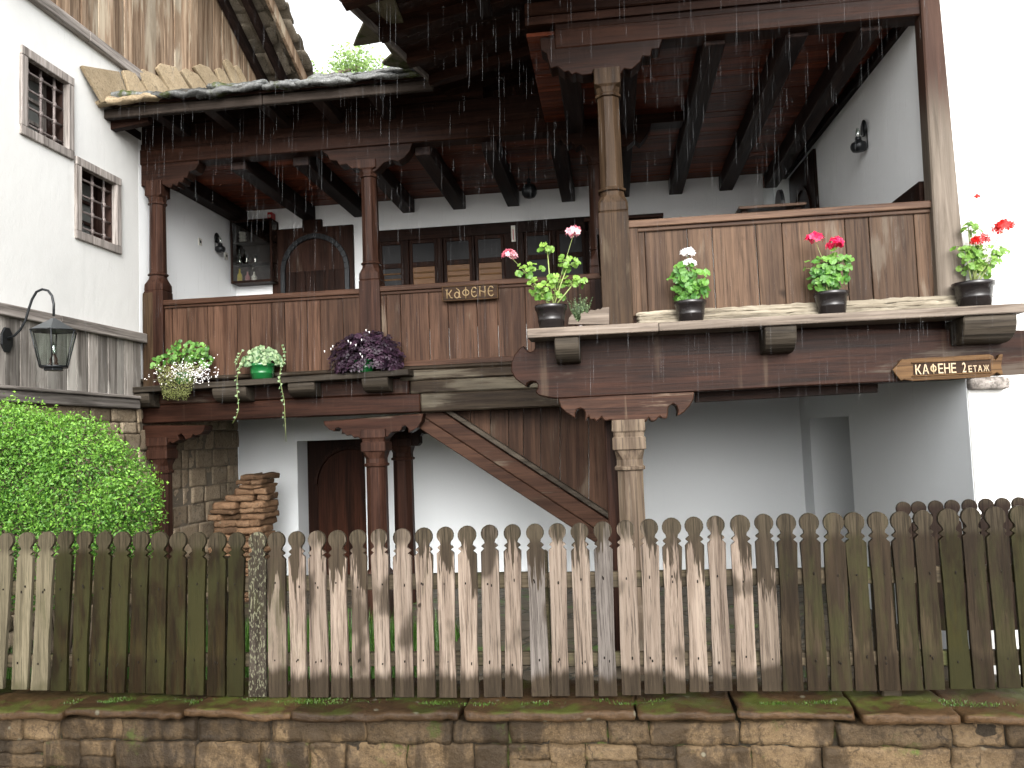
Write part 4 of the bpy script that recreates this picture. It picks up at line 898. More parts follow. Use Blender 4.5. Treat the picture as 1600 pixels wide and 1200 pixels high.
# ------------------------------------------------------------------ signs
def text_mesh(body, size, depth, spacing=1.0, off=.012):
    cu = bpy.data.curves.new('t', 'FONT'); cu.body = body; cu.size = size; cu.extrude = depth; cu.space_character = spacing; cu.offset = size*off
    cu.align_x = 'LEFT'
    o = bpy.data.objects.new('t', cu); S.collection.objects.link(o); bpy.context.view_layer.update()
    me = bpy.data.meshes.new_from_object(o.evaluated_get(bpy.context.evaluated_depsgraph_get())); bpy.data.objects.remove(o); return me
def place_text(me, name, mat, parent, x0, x1, y, z0, z1):
    xs = [v.co.x for v in me.vertices]; ys = [v.co.y for v in me.vertices]; a, c, d, e = min(xs), max(xs), min(ys), max(ys); off = rootloc(parent)
    for v in me.vertices:
        q = Vector((x0+(v.co.x-a)/(c-a)*(x1-x0), y-v.co.z, z0+(v.co.y-d)/(e-d)*(z1-z0))); v.co = q-off
    me.materials.clear(); me.materials.append(M[mat]); at = me.attributes.new('tint', 'FLOAT', 'FACE'); at.data.foreach_set('value', [.5]*len(me.polygons))
    o = bpy.data.objects.new(name, me); S.collection.objects.link(o); o.parent = parent; return o
def strokes(b, segs, x0, x1, z0, z1, y, w):
    """letters as raised strokes; segs in unit cell coordinates"""
    for pl in segs:
        pts = [Vector((x0+(x1-x0)*u, y, z0+(z1-z0)*v_)) for u, v_ in pl]
        b.tube(pts, w, 6)
Ys = Yl-.065
a, c = P(691, 472, Y=Ys), P(778, 442, Y=Ys); z0, z1 = Z_at(735, 468, Ys), Z_at(735, 447, Ys); x0, x1 = a.x, c.x; z0, z1 = Z_at(735, 469, Ys), Z_at(735, 445, Ys)
t = thing('cafe_sign', 'carved wooden board reading КАФЕНЕ on the left parapet', 'sign', (a.x, Ys, z0))
b = B(); b.box(x0, x1, Ys, Ys+.03, z0, z1, .5); b.build('board', 'signd', t, .004)
b = B(); f = .012
b.box(x0, x1, Ys-.012, Ys, z1-f, z1); b.box(x0, x1, Ys-.012, Ys, z0, z0+f); b.box(x0, x0+f, Ys-.011, Ys, z0+f, z1-f); b.box(x1-f, x1, Ys-.011, Ys, z0+f, z1-f); b.build('border', 'sign', t, .003)
def arcp(cx, cy, rx, ry, a0, a1, n=9): return [(cx+rx*math.cos(R(a0+(a1-a0)*i/(n-1))), cy+ry*math.sin(R(a0+(a1-a0)*i/(n-1)))) for i in range(n)]
ep = [arcp(.55, .5, .42, .5, 60, 300), [(.15, .52), (.75, .52)], [(.6, .95), (.85, .82)], [(.6, .05), (.88, .2)]]
LET = [[[(.2, .85), (.2, 0)], [(.05, .85), (.35, .88)], [(.2, .42), (.5, .5), (.85, .85)], [(.45, .48), (.7, .1), (.95, .02)]],
       [arcp(.42, .3, .32, .3, 0, 360, 13), [(.35, 1.0), (.75, .75), (.8, 0), (.95, .05)]],
       [arcp(.5, .5, .42, .3, 0, 360, 15), [(.5, 1.05), (.5, -.1)]], ep, [[(.15, 1), (.15, 0)], [(.85, 1), (.85, 0)], [(.15, .62), (.85, .42)], [(.05, 1), (.25, 1)], [(.75, 1), (.95, 1)]], ep]
b = B(); n = len(LET); mg = .035; zl_, zh_ = z0+.032, z1-.03; cw = (x1-x0-2*mg)/n
for i, L in enumerate(LET): strokes(b, L, x0+mg+i*cw+.006, x0+mg+(i+1)*cw-.006, zl_, zh_, Ys-.003, .0062)
b.build('lettering', 'letter', t)
# arrow sign
Ys = Yr-.05; z6 = (.34375, 1050, 550)
pts = zp([(1003, 82), (1020, 62), (1045, 32), (1060, 34), (1078, 30), (1445, 10), (1462, 18), (1470, 36), (1482, 24), (1490, 10), (1506, 10), (1500, 40), (1498, 62), (1506, 100), (1495, 105), (1478, 92), (1462, 104), (1445, 114), (1095, 132), (1075, 128), (1055, 126), (1040, 130), (1020, 106)], z6)
t = thing('arrow_sign', 'arrow-shaped carved sign reading КАФЕНЕ 2 ЕТАЖ on the right beam', 'sign', P(1480, 600, Y=Ys))
b = B(); b.px(pts, Ys, .04, .6); b.build('board', 'sign', t, .006, 2)
b = B(); b.px(zp([(1096, 52), (1448, 33), (1452, 88), (1098, 107)], z6), Ys-.004, .003, .3); b.build('sunk_panel', 'signd', t)
b = B(); b.px(zp([(1090, 46), (1454, 27), (1454, 33), (1090, 52)], z6), Ys-.014, .012, .9); b.px(zp([(1092, 107), (1457, 88), (1457, 94), (1092, 113)], z6), Ys-.014, .012, .9); b.build('border', 'sign', t, .003)
xa, xz, xm, xn, xe = [P(1050+q*z6[0], 578, Y=Ys).x for q in (1102, 1292, 1315, 1337, 1442)]
zc0, zc1 = Z_at(1460, 550+96*z6[0], Ys), Z_at(1460, 550+58*z6[0], Ys)
zc0, zc1 = Z_at(1460, 583.3, Ys)-.004, Z_at(1460, 568.6, Ys)
def letters(word, wts, x0, x1, z0, z1):
    tot = sum(wts); x = x0
    for ch, w_ in zip(word, wts):
        wd = (x1-x0)*w_/tot
        if ch == 'Ф':
            b = B(); strokes(b, [arcp(.5, .52, .42, .30, 0, 360, 17), [(.5, 1.0), (.5, 0)]], x+.008, x+wd-.010, z0, z1, Ys-.008, .0058); b.build('letter', 'letter2', t); x += wd; continue
        place_text(text_mesh(ch, .1, .004, 1.0, -.004 if ch in 'ФЖ' else .008), 'letter', 'letter2', t, x+.003, x+wd-.005, Ys-.010, z0, z1); x += wd
letters('КАФЕНЕ', (1, 1.08, 1.2, .85, 1, .85), xa, xz, zc0, zc1)
letters('2', (1,), xm, xn, zc0, zc1)
letters('ЕТАЖ', (.85, .9, 1, 1.3), xn+.010, xe, zc0, zc0+(zc1-zc0)*.66)

# ------------------------------------------------------------------ lantern on the left house
mp = P(8, 531, X=XL+.045); Ym = mp.y
t = thing('hexagonal_wall_lantern', 'black six-sided glass lantern hanging from a curved iron arm', 'lantern', mp)
b = B(); b.prism([(XL+.05, Ym+.075*math.cos(a), mp.z+.12*math.sin(a)) for a in [2*math.pi*(i+.5)/8 for i in range(8)]], (.02, 0, 0)); b.build('wall_plate', 'iron', t, .004)
arm = [(10, 529), (22, 525), (32, 515), (40, 500), (45, 483), (50, 468), (57, 456), (66, 452), (75, 454), (81, 462), (84, 475), (84, 494)]
b = B(); q = [P(x, y, Y=Ym) for x, y in arm]; q[0].x = XL+.06; b.tube(q, .011, 8); b.build('arm', 'iron', t)
lp = P(84, 497, Y=Ym); cx = lp.x; pm = Ym/1.0/1280*1.0
sc = (P(94, 500, Y=Ym)-P(84, 500, Y=Ym)).x/10    # metres per pixel here
def ring(r, z, ph=0): return [(cx+r*math.cos(2*math.pi*i/6+ph), Ym+r*math.sin(2*math.pi*i/6+ph), z) for i in range(6)]
zt_, ze, zbm = lp.z, Z_at(84, 517, Ym), Z_at(84, 573, Ym); rt_, rb_ = 33*sc, 19.5*sc
b = B(); b.add(ring(.012, zt_)+ring(rt_, ze), [(i, i+6, (i+1) % 6+6, (i+1) % 6) for i in range(6)]+[tuple(range(6))]); o = b.build('roof', 'tin', t); m_ = o.modifiers.new('s', 'SOLIDIFY'); m_.thickness = .004
b = B()
A_, C_ = ring(rt_*.97, ze), ring(rb_, zbm)
for i in range(6): b.tube([A_[i], C_[i]], .006, 6); b.tube([A_[i], A_[(i+1) % 6]], .006, 6); b.tube([C_[i], C_[(i+1) % 6]], .008, 6)
b.build('frame', 'iron', t)
b = B(); b.add([Vector(q_) for q_ in ring(rt_*.955, ze-.004)]+ring(rb_*.98, zbm), [(i, (i+1) % 6, (i+1) % 6+6, i+6) for i in range(6)]); b.build('glass_panes', 'glass', t)
b = B(); b.prism(ring(rb_*1.02, zbm-.012), (0, 0, .012)); b.prism(ring(rb_*.7, zbm-.035), (0, 0, .022)); b.build('base', 'iron', t, .002)
b = B(); b.lathe((cx, Ym, zbm+.001), [(.045, 0), (.045, .02), (.03, .035), (.036, .06), (.02, .10), (.016, .11)], 14); b.build('oil_font', 'brownpot', t)
b = B(); b.lathe((cx, Ym, zbm+.112), [(.012, 0), (.022, .03), (.018, .07), (.006, .11)], 12); b.build('bulb', 'bottle', t)

# ------------------------------------------------------------------ stack of flat stones in the passage
sx0, sx1 = XL+.08, X_at(422, 780, 10.3)
z = GZ; row = 0; ztop = Z_at(400, 745, 10.3)
xl1, xl2 = X_at(342, 800, 10.3), X_at(384, 760, 10.3)
while z < ztop-.02:
    h = rnd.uniform(.045, .10); frac = (z-GZ)/(ztop-GZ); xa = max(sx0, (xl1 if frac < .72 else xl1+(xl2-xl1)*min(1, (frac-.72)/.2)))+T(-.03, .03); x_ = xa
    while x_ < sx1-.06:
        wd = min(rnd.uniform(.16, .42), sx1+T(-.03, .02)-x_)
        t_ = 'flat rust-brown stone in the rough stack beside the passage wall'
        c_ = Vector((x_+wd/2, 10.32, z)); b = B()
        b.rough((c_.x, 10.32+T(-.06, .06), z+h/2), (wd*T(.96, 1.02), T(.42, .55), h*.97), (10, 8, 4), .010, T(), row*9+x_, 14, rot=Matrix.Rotation(T(-.22, .22), 3, 'Z') @ Matrix.Rotation(T(-.03, .03), 3, 'Y'), freq=8)
        o = b.build('flat_stone', 'stack')
        for v in o.data.vertices: v.co -= c_
        end = 'left end' if x_ == xa else ('right end' if x_+wd > sx1-.08 else 'middle')
        band = 'topmost row' if z+h > ztop-.03 else 'upper rows' if frac > .66 else 'middle rows' if frac > .33 else 'bottom rows'
        o.location = c_; tag(o, 'flat rusty stone, %s of the %s in the stack by the passage' % (end, band), 'stone', 'flat stones stacked in the passage, %s of the %s' % (end, band)); x_ += wd+.004
    z += h; row += 1

# ------------------------------------------------------------------ retaining wall
FY = 4.55
RW = thing('stone_retaining_wall', 'low mossy rubble stone wall under the picket fence', 'wall', (0, 4.5, 0))
b = B(); b.box(-8, 8, 4.420, 4.92, 0, .80); b.build('mortar_core', 'mortar', RW)
b = B(); masonry(b, 4.40, -5, 5, .1, .81, (.12, .19), (.16, .62), 12, dep=.16, amp=.0075, ax='Y', sgn=-1, gap=.004)
b.build('rubble_face', 'stone', RW)
x = -5.2; k = 0
while x < 5.2:
    wd = rnd.uniform(.45, 1.05); b = B(); hgt = rnd.uniform(.032, .046)
    b.rough((x+wd/2, 4.62, .905-hgt/2-.03+T(-.006, .006)), (wd-.012, .58+T(-.02, .04), hgt), (int(wd/.02), 20, 3), .010, T(), k*3.3, 60, rot=Matrix.Rotation(T(-.02, .02), 3, 'Z'), freq=5)
    b.build('cap_stone', 'cap', RW); x += wd; k += 1
# moss tufts on cap by pickets
def tufts(b, n, fx, h=(.01, .03), wd=.004, lean=.4):
    for _ in range(n):
        p_ = fx(); hh_ = rnd.uniform(*h); a = rnd.uniform(0, 6.28); d = Vector((math.cos(a), math.sin(a), 0)); tp = p_+Vector((0, 0, hh_))+d*hh_*lean*rnd.random()
        s_ = d.cross(Vector((0, 0, 1)))*wd; b.add([p_-s_, p_+s_, tp], [(0, 1, 2)], T())
b = B()
cl = [(rnd.uniform(-3.4, -1.7) if rnd.random() < .55 else rnd.uniform(-1.7, 3), rnd.uniform(4.47, 4.56)) for _ in range(40)]
def mf():
    c_ = rnd.choice(cl); return Vector((rnd.gauss(c_[0], .06), rnd.gauss(c_[1], .016), .872))
tufts(b, 5500, mf, (.004, .014), .0025)
o = b.build('moss', leafmat('bright_moss', (.02, .05, .005), (.08, .15, .02)), RW); o['kind'] = 'stuff'
# ------------------------------------------------------------------ picket fences
def picket_poly(xb, zb_, xt, zt__, hw, Y, jit):
    H_ = zt__-zb_; u = hw; S_ = H_-3.0*u
    pr_ = [(1.0, 0), (1.0+jit[0], S_*.35), (.97+jit[1], S_*.7), (1.0, S_), (.93, S_+.08*u), (.62, S_+.36*u), (.94, S_+.62*u), (.86, S_+.74*u), (.56, S_+.98*u), (.60, S_+1.14*u)]
    ctr = S_+2.02*u; right = [(a*u, z_) for a, z_ in pr_]+[(.98*u*math.cos(a), ctr+.98*u*math.sin(a)) for a in [R(-50+i*20) for i in range(8)]]
    pts = right+[(-x_, z_) for x_, z_ in reversed(right)]
    return [(xb+(xt-xb)*(z_/H_)+x_, Y, zb_+z_) for x_, z_ in pts]
FN = thing('picket_fence', 'long weathered picket fence with round knob tops along the front wall', 'fence', (0, FY, .9))
tops = [9, 40, 72, 101, 131, 162, 191, 219, 248, 278, 308, 339, 369, 401, 431, 462, 494, 526, 558, 591, 627, 661, 695, 729, 764, 800, 835, 870, 905, 941, 977, 1014, 1049, 1084, 1118, 1156, 1193, 1228, 1264, 1302, 1334, 1371, 1407, 1442, 1481, 1516, 1554, 1593]
bots = [7, 29, 60, 90, 121, 150, 181, 213, 241, 273, 304, 337, 367, 402, 434, 467, 499, 532, 565, 599, 632, 666, 700, 734, 770, 803, 845, 876, 914, 950, 987, 1022, 1056, 1093, 1130, 1168, 1206, 1240, 1279, 1316, 1354, 1391, 1426, 1462, 1503, 1539, 1578, 1616]
bots[0] = -8
def itp(x, tb):
    for (a, ya), (c, yc) in zip(tb, tb[1:]):
        if x <= c: return ya+(yc-ya)*(x-a)/(c-a)
    return tb[-1][1]
TY = [(0, 833), (101, 830), (369, 832), (431, 831), (627, 826), (764, 820), (905, 817), (977, 813), (1049, 809), (1193, 803), (1302, 801), (1407, 799), (1516, 793), (1640, 788)]
BY = [(0, 1077), (90, 1080), (241, 1084), (337, 1088), (434, 1090), (734, 1090), (876, 1088), (950, 1088), (1130, 1080), (1316, 1080), (1426, 1079), (1640, 1074)]
kinds = {}
def pk(i):
    x = tops[i]
    if x < 80: return 'pk_pale'
    if x < 372: return 'pk_moss'
    if x < 410: return 'pk_lich'
    if x < 440: return 'pk_half'
    if x in (870, 1118, 591): return 'pk_bleach'
    if x in (835, 941): return 'pk_grey'
    if x in (1156, 764-35, 661): return 'pk_bleach'
    if x < 1170: return 'pk_bleach'
    if x in (1193,): return 'pk_half'
    if x < 1420: return 'pk_wet'
    if x == 1554: return 'pk_wet'
    return 'pk_moss' if x in (1481, 1593) else 'pk_wet'
items = [(tops[i], bots[i]) for i in range(len(tops))]
for i, (xt, xb) in enumerate(items):
    T_, B_ = P(xt, itp(xt, TY), Y=FY), P(xb, itp(xb, BY), Y=FY); hw = .0515+T(-.003, .003)
    b = B(); b.prism(picket_poly(B_.x, B_.z, T_.x, T_.z, hw, FY+T(-.004, .004), (T(-.14, .04), T(-.12, .05))), (0, .024, 0), T(.08, 1))
    for zz_ in (1.51, 1.08):
        for _ in range(rnd.choice((1, 1, 2))):
            fx_ = (zz_-B_.z)/(T_.z-B_.z); b.rough((B_.x+(T_.x-B_.x)*fx_+T(-.016, .016), FY-.002, zz_+T(-.02, .02)), (T(.006, .009), .006, T(.01, .02)), (3, 2, 3), .0, 0, 0, 3)
    o = b.build('picket', pk(i), FN, .0035, 2)
    lab = {'pk_pale': 'pale greyish picket', 'pk_moss': 'dark mossy picket', 'pk_lich': 'dark picket speckled with pale lichen', 'pk_half': 'half-wet brown picket', 'pk_bleach': 'bleached picket with dark wet top', 'pk_grey': 'grey picket with dark wet top', 'pk_wet': 'wet brown picket'}[pk(i)]
    o['label'] = lab
# continuation outside the frame both sides
for sx, dr in ((-3.80, -1), (2.36, 1)):
    for k in range(7):
        X = sx+dr*k*.115+dr*.02; b = B(); b.prism(picket_poly(X, .905, X, 1.84, .052, FY, (0, 0)), (0, .024, 0), T()); b.build('picket', 'pk_moss', FN, .0035, 2)
for z0_, z1_ in ((1.47, 1.555), (1.045, 1.12)):
    b = B(); b.box(-4.6, -.4, FY+.028, FY+.075, z0_, z1_, .3); b.box(-.397, 3.2, FY+.028, FY+.075, z0_-.005, z1_-.005, .6); b.build('rail', 'railw', FN, .006) if 'railw' in M else b.build('rail', M.setdefault('railw', wood('mossy_rail_wood', (.03, .024, .016), (.09, .07, .045), 'X', .6, moss=.6)), FN, .006)
for X in (-4.2, -2.35, -.45, 1.4, 3.1):
    b = B(); b.box(X-.05, X+.05, FY+.078, FY+.18, .80, 1.66, T()); b.build('fence_post', 'railw', FN, .01)
# rear fence at the right
F2 = thing('rear_picket_fence', 'short dark picket fence behind the front fence at the right', 'fence', (2.4, 6.1, .9))
hx = [1412, 1435, 1462.5, 1488, 1514.5, 1541, 1567, 1593, 1620, 1646]
for i, x in enumerate(hx):
    q = P(x, 784-(x-1412)*.04, Y=6.1); b = B(); b.prism(picket_poly(q.x, .86, q.x, q.z, .052, 6.1+T(-.004, .004), (0, 0)), (0, .024, 0), T()); b.build('picket', 'pk_back', F2, .0035, 2)
X0_, X1_ = P(1402, 800, Y=6.1).x, P(1660, 800, Y=6.1).x
for z0_ in (1.40, 1.0): b = B(); b.box(X0_, X1_, 6.128, 6.18, z0_, z0_+.08, .4); b.build('rail', 'railw', F2, .005)
for X in (X0_+.08, X1_-.1): b = B(); b.box(X-.045, X+.045, 6.182, 6.27, .3, 1.55, .4); b.build('fence_post', 'railw', F2, .008)

# ------------------------------------------------------------------ plants
def rvec():
    while True:
        v = Vector((rnd.uniform(-1, 1), rnd.uniform(-1, 1), rnd.uniform(-1, 1)))
        if .01 < v.length < 1: return v.normalized()
def leaf_quad(b, p, s, nrm, tint):
    t_ = nrm.orthogonal().normalized(); t_.rotate(Matrix.Rotation(rnd.uniform(0, 6.28), 3, nrm)); q = nrm.cross(t_)
    b.add([p-t_*s, p+q*s*.5+nrm*s*.12, p+t_*s, p-q*s*.5+nrm*s*.12], [(0, 1, 2, 3)], tint)
def round_leaf(b, p, r, nrm, tint, lobes=7, cup=.25):
    t_ = nrm.orthogonal().normalized(); t_.rotate(Matrix.Rotation(rnd.uniform(0, 6.28), 3, nrm)); q = nrm.cross(t_); vs = [p]; n = lobes*2
    for i in range(n+1):
        a = .25+(6.283-.5)*i/n; rr = r*(1.0 if i % 2 else .9); vs.append(p+t_*rr*math.cos(a)+q*rr*math.sin(a)+nrm*(cup*r*(.6+.4*math.sin(a*3))))
    b.add(vs, [(0, i+1, i+2) for i in range(n)], tint)
def heart_leaf(b, p, r, nrm, tint, d=None):
    t_ = d or nrm.orthogonal().normalized(); t_ = (t_-nrm*t_.dot(nrm)).normalized(); q = nrm.cross(t_)
    o_ = [(-.3, 0), (-.55, .35), (-.4, .7), (0, .75), (.5, .45), (1, 0), (.5, -.45), (0, -.75), (-.4, -.7), (-.55, -.35)]
    vs = [p]+[p+t_*x*r+q*y*r+nrm*r*.2*abs(y) for x, y in o_]; b.add(vs, [(0, i+1, (i+1) % 10+1) for i in range(10)], tint)
def pot(t, c, rt__, rb__, h, mat, ridges=2):
    b = B(); pr = [(rb__*.9, .0), (rb__, .004), (rb__+(rt__-rb__)*.35, h*.35), (rb__+(rt__-rb__)*.37+.004, h*.37), (rb__+(rt__-rb__)*.42, h*.42), (rb__+(rt__-rb__)*.78, h*.80), (rt__*1.03, h*.82), (rt__*1.06, h*.99), (rt__*1.03, h), (rt__*.97, h), (rt__*.92, h*.85)]
    b.lathe(c, pr, 28, cap=True); b.build('pot', mat, t); b = B(); b.lathe(Vector(c)+Vector((0, 0, h*.84)), [(rt__*.9, 0), (rt__*.5, .012), (.01, .015)], 20); b.build('soil', 'soil', t)
def flower_head(t, c, r, mat, n=26):
    b = B(); c = Vector(c)
    for i in range(n):
        d = rvec(); d.z = abs(d.z)*.9-.15; p_ = c+d*r*rnd.uniform(.6, 1); nn = (d+rvec()*.4).normalized(); tt = nn.orthogonal().normalized(); qq = nn.cross(tt); s_ = r*.42; tn = T()
        for k in range(5):
            a = 2*math.pi*k/5+i; dd = tt*math.cos(a)+qq*math.sin(a); ee = nn.cross(dd); b.add([p_, p_+dd*s_*.6+ee*s_*.35+nn*s_*.1, p_+dd*s_+nn*s_*.15, p_+dd*s_*.6-ee*s_*.35+nn*s_*.1], [(0, 1, 2, 3)], min(1, max(0, tn+T(-.25, .25))))
    return b.build('flower_head', mat, t)
CAMV = Vector((0, -1, .45)).normalized()
def geranium(label, c, rp, h, blobs, flowers, leafmat_, fmat, lr=.032, potmat='blackpot', group='potted geraniums on the shelf', stems=8, dens=1.0):
    """blobs: (px,py,rx_px,ry_px,count); flowers: (px,py,r_px)"""
    c = Vector(c); t = thing('potted_geranium', label, 'potted plant', c, group); pot(t, c, rp, rp*.78, h, potmat)
    Y = c.y; b = B(); bs = B(); mpp = abs(P(900, 450, Y=Y).x-P(901, 450, Y=Y).x); base = c+Vector((0, 0, h*.85))
    for (x, y, rx, ry, n) in blobs:
        cc = P(x, y, Y=Y); mid = (cc+base)/2+Vector((T(-.02, .02), T(-.03, .03), 0)); bs.tube([base+Vector((T(-.03, .03), T(-.03, .03), 0)), mid, cc], [.007, .006, .004], 6, T())
        for i in range(int(n*dens)):
            d = rvec(); rr = rnd.random()**.4; p_ = cc+Vector((d.x*rx*mpp*rr, d.y*min(rx, ry, 26)*mpp*rr, d.z*ry*mpp*rr)); nn = (d*.7+CAMV*.9+rvec()*.5).normalized()
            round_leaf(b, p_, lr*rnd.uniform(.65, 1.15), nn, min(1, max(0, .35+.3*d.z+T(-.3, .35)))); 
            if i % 3 == 0: bs.tube([cc+Vector((0, 0, -.01)), p_], .0018, 4, T())
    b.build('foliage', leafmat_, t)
    for (x, y, r) in flowers:
        fp = P(x, y, Y=Y-.02); bs.tube([base, (base+fp)/2+Vector((T(-.02, .02), 0, .02)), fp], [.003, .0025, .002], 5, .5); flower_head(t, fp, r*mpp, fmat)
    bs.build('stems', 'stem', t); return t
Yp = Yr-.13
def pp(x): q = P(x, 490, Y=Yp); return (q.x, Yp, z_sr)
geranium('leggy pink geranium in a black pot at the left end of the front shelf', pp(861), .128, .205,
         [(855, 388, 15, 10, 12), (888, 412, 18, 14, 22), (826, 422, 24, 12, 22), (850, 455, 20, 14, 20), (868, 440, 14, 14, 12), (897, 442, 24, 12, 22), (835, 448, 10, 16, 12), (862, 462, 26, 8, 16)],
         [(796, 399, 12.5), (897, 363, 13)], 'gery', 'pfl', .030)
geranium('small white geranium in a dark pot on the front shelf beside the centre post', pp(1079), .125, .175,
         [(1068, 425, 22, 16, 36), (1090, 440, 26, 20, 46), (1075, 458, 28, 18, 46), (1060, 440, 18, 16, 22), (1080, 468, 20, 12, 18)],
         [(1074, 396, 12), (1078, 413, 11)], 'ger', 'wfl', .032, 'blackpot')
geranium('bushy crimson geranium in a black pot in the middle of the front shelf', pp(1300), .128, .185,
         [(1285, 415, 26, 18, 44), (1308, 410, 22, 20, 36), (1285, 440, 22, 16, 36), (1304, 434, 22, 18, 30), (1278, 425, 16, 16, 20)],
         [(1273, 374, 13.5), (1305, 381, 14)], 'ger', 'mfl', .032)
geranium('tall scarlet geranium in a black pot at the right end of the front shelf', pp(1524), .145, .20,
         [(1517, 358, 14, 12, 14), (1508, 390, 18, 10, 18), (1530, 392, 22, 12, 22), (1516, 412, 20, 16, 26), (1545, 408, 22, 10, 18), (1560, 392, 18, 10, 12), (1535, 422, 20, 10, 14), (1512, 348, 8, 8, 6)],
         [(1569, 356, 15.5), (1532, 376, 12.5), (1527, 307, 4.5)], 'gery', 'rfl', .028)
# heather-like sprigs behind first geranium
q = P(906, 496, Y=Yr-.02); t = thing('potted_sprigs', 'grey-green feathery sprigs between the pink geranium and the centre post', 'potted plant', (q.x, q.y+.02, z_sr))
c = Vector((q.x, q.y+.02, z_sr)); pot(t, c, .05, .04, .07, 'brownpot'); b = B()
for i in range(90):
    d = Vector((T(-.5, .6), T(-.5, .4), 1)).normalized(); L = T(.10, .25); base = c+Vector((T(-.03, .03), T(-.03, .03), .05)); tip = base+d*L; b.tube([base, tip], [.0015, .0008], 3, T())
    for k in range(9): leaf_quad(b, base.lerp(tip, (k+1)/9), .011, rvec(), T())
b.build('sprigs', 'heather', t)
# plants of the back shelf
Yp2 = Yl-.16; mpp2 = abs(P(400, 550, Y=Yp2).x-P(401, 550, Y=Yp2).x)
def shelfz(x): return 3.035+(x-187)/(638-187)*.06
# 1 white-flowered trailing plant
q = P(288, 590, Y=Yp2); c = Vector((q.x, Yp2, shelfz(288))); t = thing('white_flowered_basket_plant', 'leafy plant with tiny white flowers spilling over the left end of the back shelf', 'potted plant', c)
pot(t, c, .11, .085, .13, 'greenpot'); b = B(); bs = B()
base = c+Vector((0, 0, .11))
for (x, y, rx, ry, n) in [(288, 542, 20, 10, 34), (312, 548, 18, 12, 34), (262, 560, 22, 9, 22), (318, 565, 14, 12, 30), (290, 562, 30, 12, 50), (247, 574, 10, 8, 10), (270, 550, 10, 12, 14)]:
    cc = P(x, y, Y=Yp2); bs.tube([base, cc], .004, 5, .5)
    for i in range(n): d = rvec(); p_ = cc+Vector((d.x*rx, d.y*14, d.z*ry))*mpp2*rnd.random()**.4; round_leaf(b, p_, T(.018, .034), (CAMV+rvec()*.7).normalized(), T(), 3)
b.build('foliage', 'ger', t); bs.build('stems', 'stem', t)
b = B(); bw = B()
for i in range(2600):
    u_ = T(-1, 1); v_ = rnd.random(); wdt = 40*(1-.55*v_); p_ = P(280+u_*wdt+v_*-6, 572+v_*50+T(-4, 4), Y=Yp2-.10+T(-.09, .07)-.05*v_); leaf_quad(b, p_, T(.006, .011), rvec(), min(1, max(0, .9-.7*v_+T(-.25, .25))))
for i in range(330):
    x = 288+rnd.gauss(0, 23); y = 580+rnd.gauss(0, 8)-(x-288)*.10
    if rnd.random() < .3: x, y = 315+rnd.gauss(0, 10), 588+rnd.gauss(0, 7)
    p_ = P(x, y, Y=Yp2-.16+T(-.05, .05)); leaf_quad(bw, p_, T(.009, .014), (CAMV+rvec()*.5).normalized(), T())
b.build('trailing_foliage', 'moss2', t); bw.build('blossom_cluster', 'wfl', t)['kind'] = 'stuff'
# 2 variegated plant in green pot with trailing vines
q = P(410, 575, Y=Yp2); c = Vector((q.x, Yp2, shelfz(410))); t = thing('variegated_trailing_plant', 'cream-edged trailing plant in a shiny green pot on the back shelf', 'potted plant', c)
pot(t, c, .145, .115, .175, 'greenpot'); b = B(); bs = B()
for i in range(330):
    a = rnd.uniform(0, 6.28); rr = rnd.random()**.5*.25; hgt = .20+.19*math.sqrt(max(0, 1-(rr/.25)**2))*rnd.uniform(.5, 1.); p_ = c+Vector((rr*math.cos(a), rr*math.sin(a)*.6, hgt-.05*(rr/.2))); d = Vector((math.cos(a), math.sin(a), -.3)); heart_leaf(b, p_, T(.022, .036), (CAMV*.9+d*.3+rvec()*.4).normalized(), T(), d)
for vine in ([(385, 560), (376, 572), (371, 588), (370, 606), (372, 625), (373, 640), (369, 652), (363, 662)], [(432, 555), (439, 572), (437, 590), (440, 606), (444, 625), (445, 645), (446, 665), (447, 690)], [(378, 548), (372, 562), (368, 572)], [(440, 540), (446, 556), (440, 575)]):
    pts = [P(x, y, Y=ShL-.03+T(-.01, .01)) for x, y in vine]; bs.tube(pts, .003, 5, .5)
    for k in range(len(pts)-1):
        for m in range(3 if k < 4 else 2):
            if k > 5 and m: continue
            p_ = pts[k].lerp(pts[k+1], m/3)+Vector((T(-.02, .02), -.01, 0)); heart_leaf(b, p_, T(.016, .028)*(1-.06*k), (CAMV+rvec()*.5).normalized(), T(.3, 1), rvec())
b.build('foliage', 'varieg', t); bs.build('vines', 'stem', t)
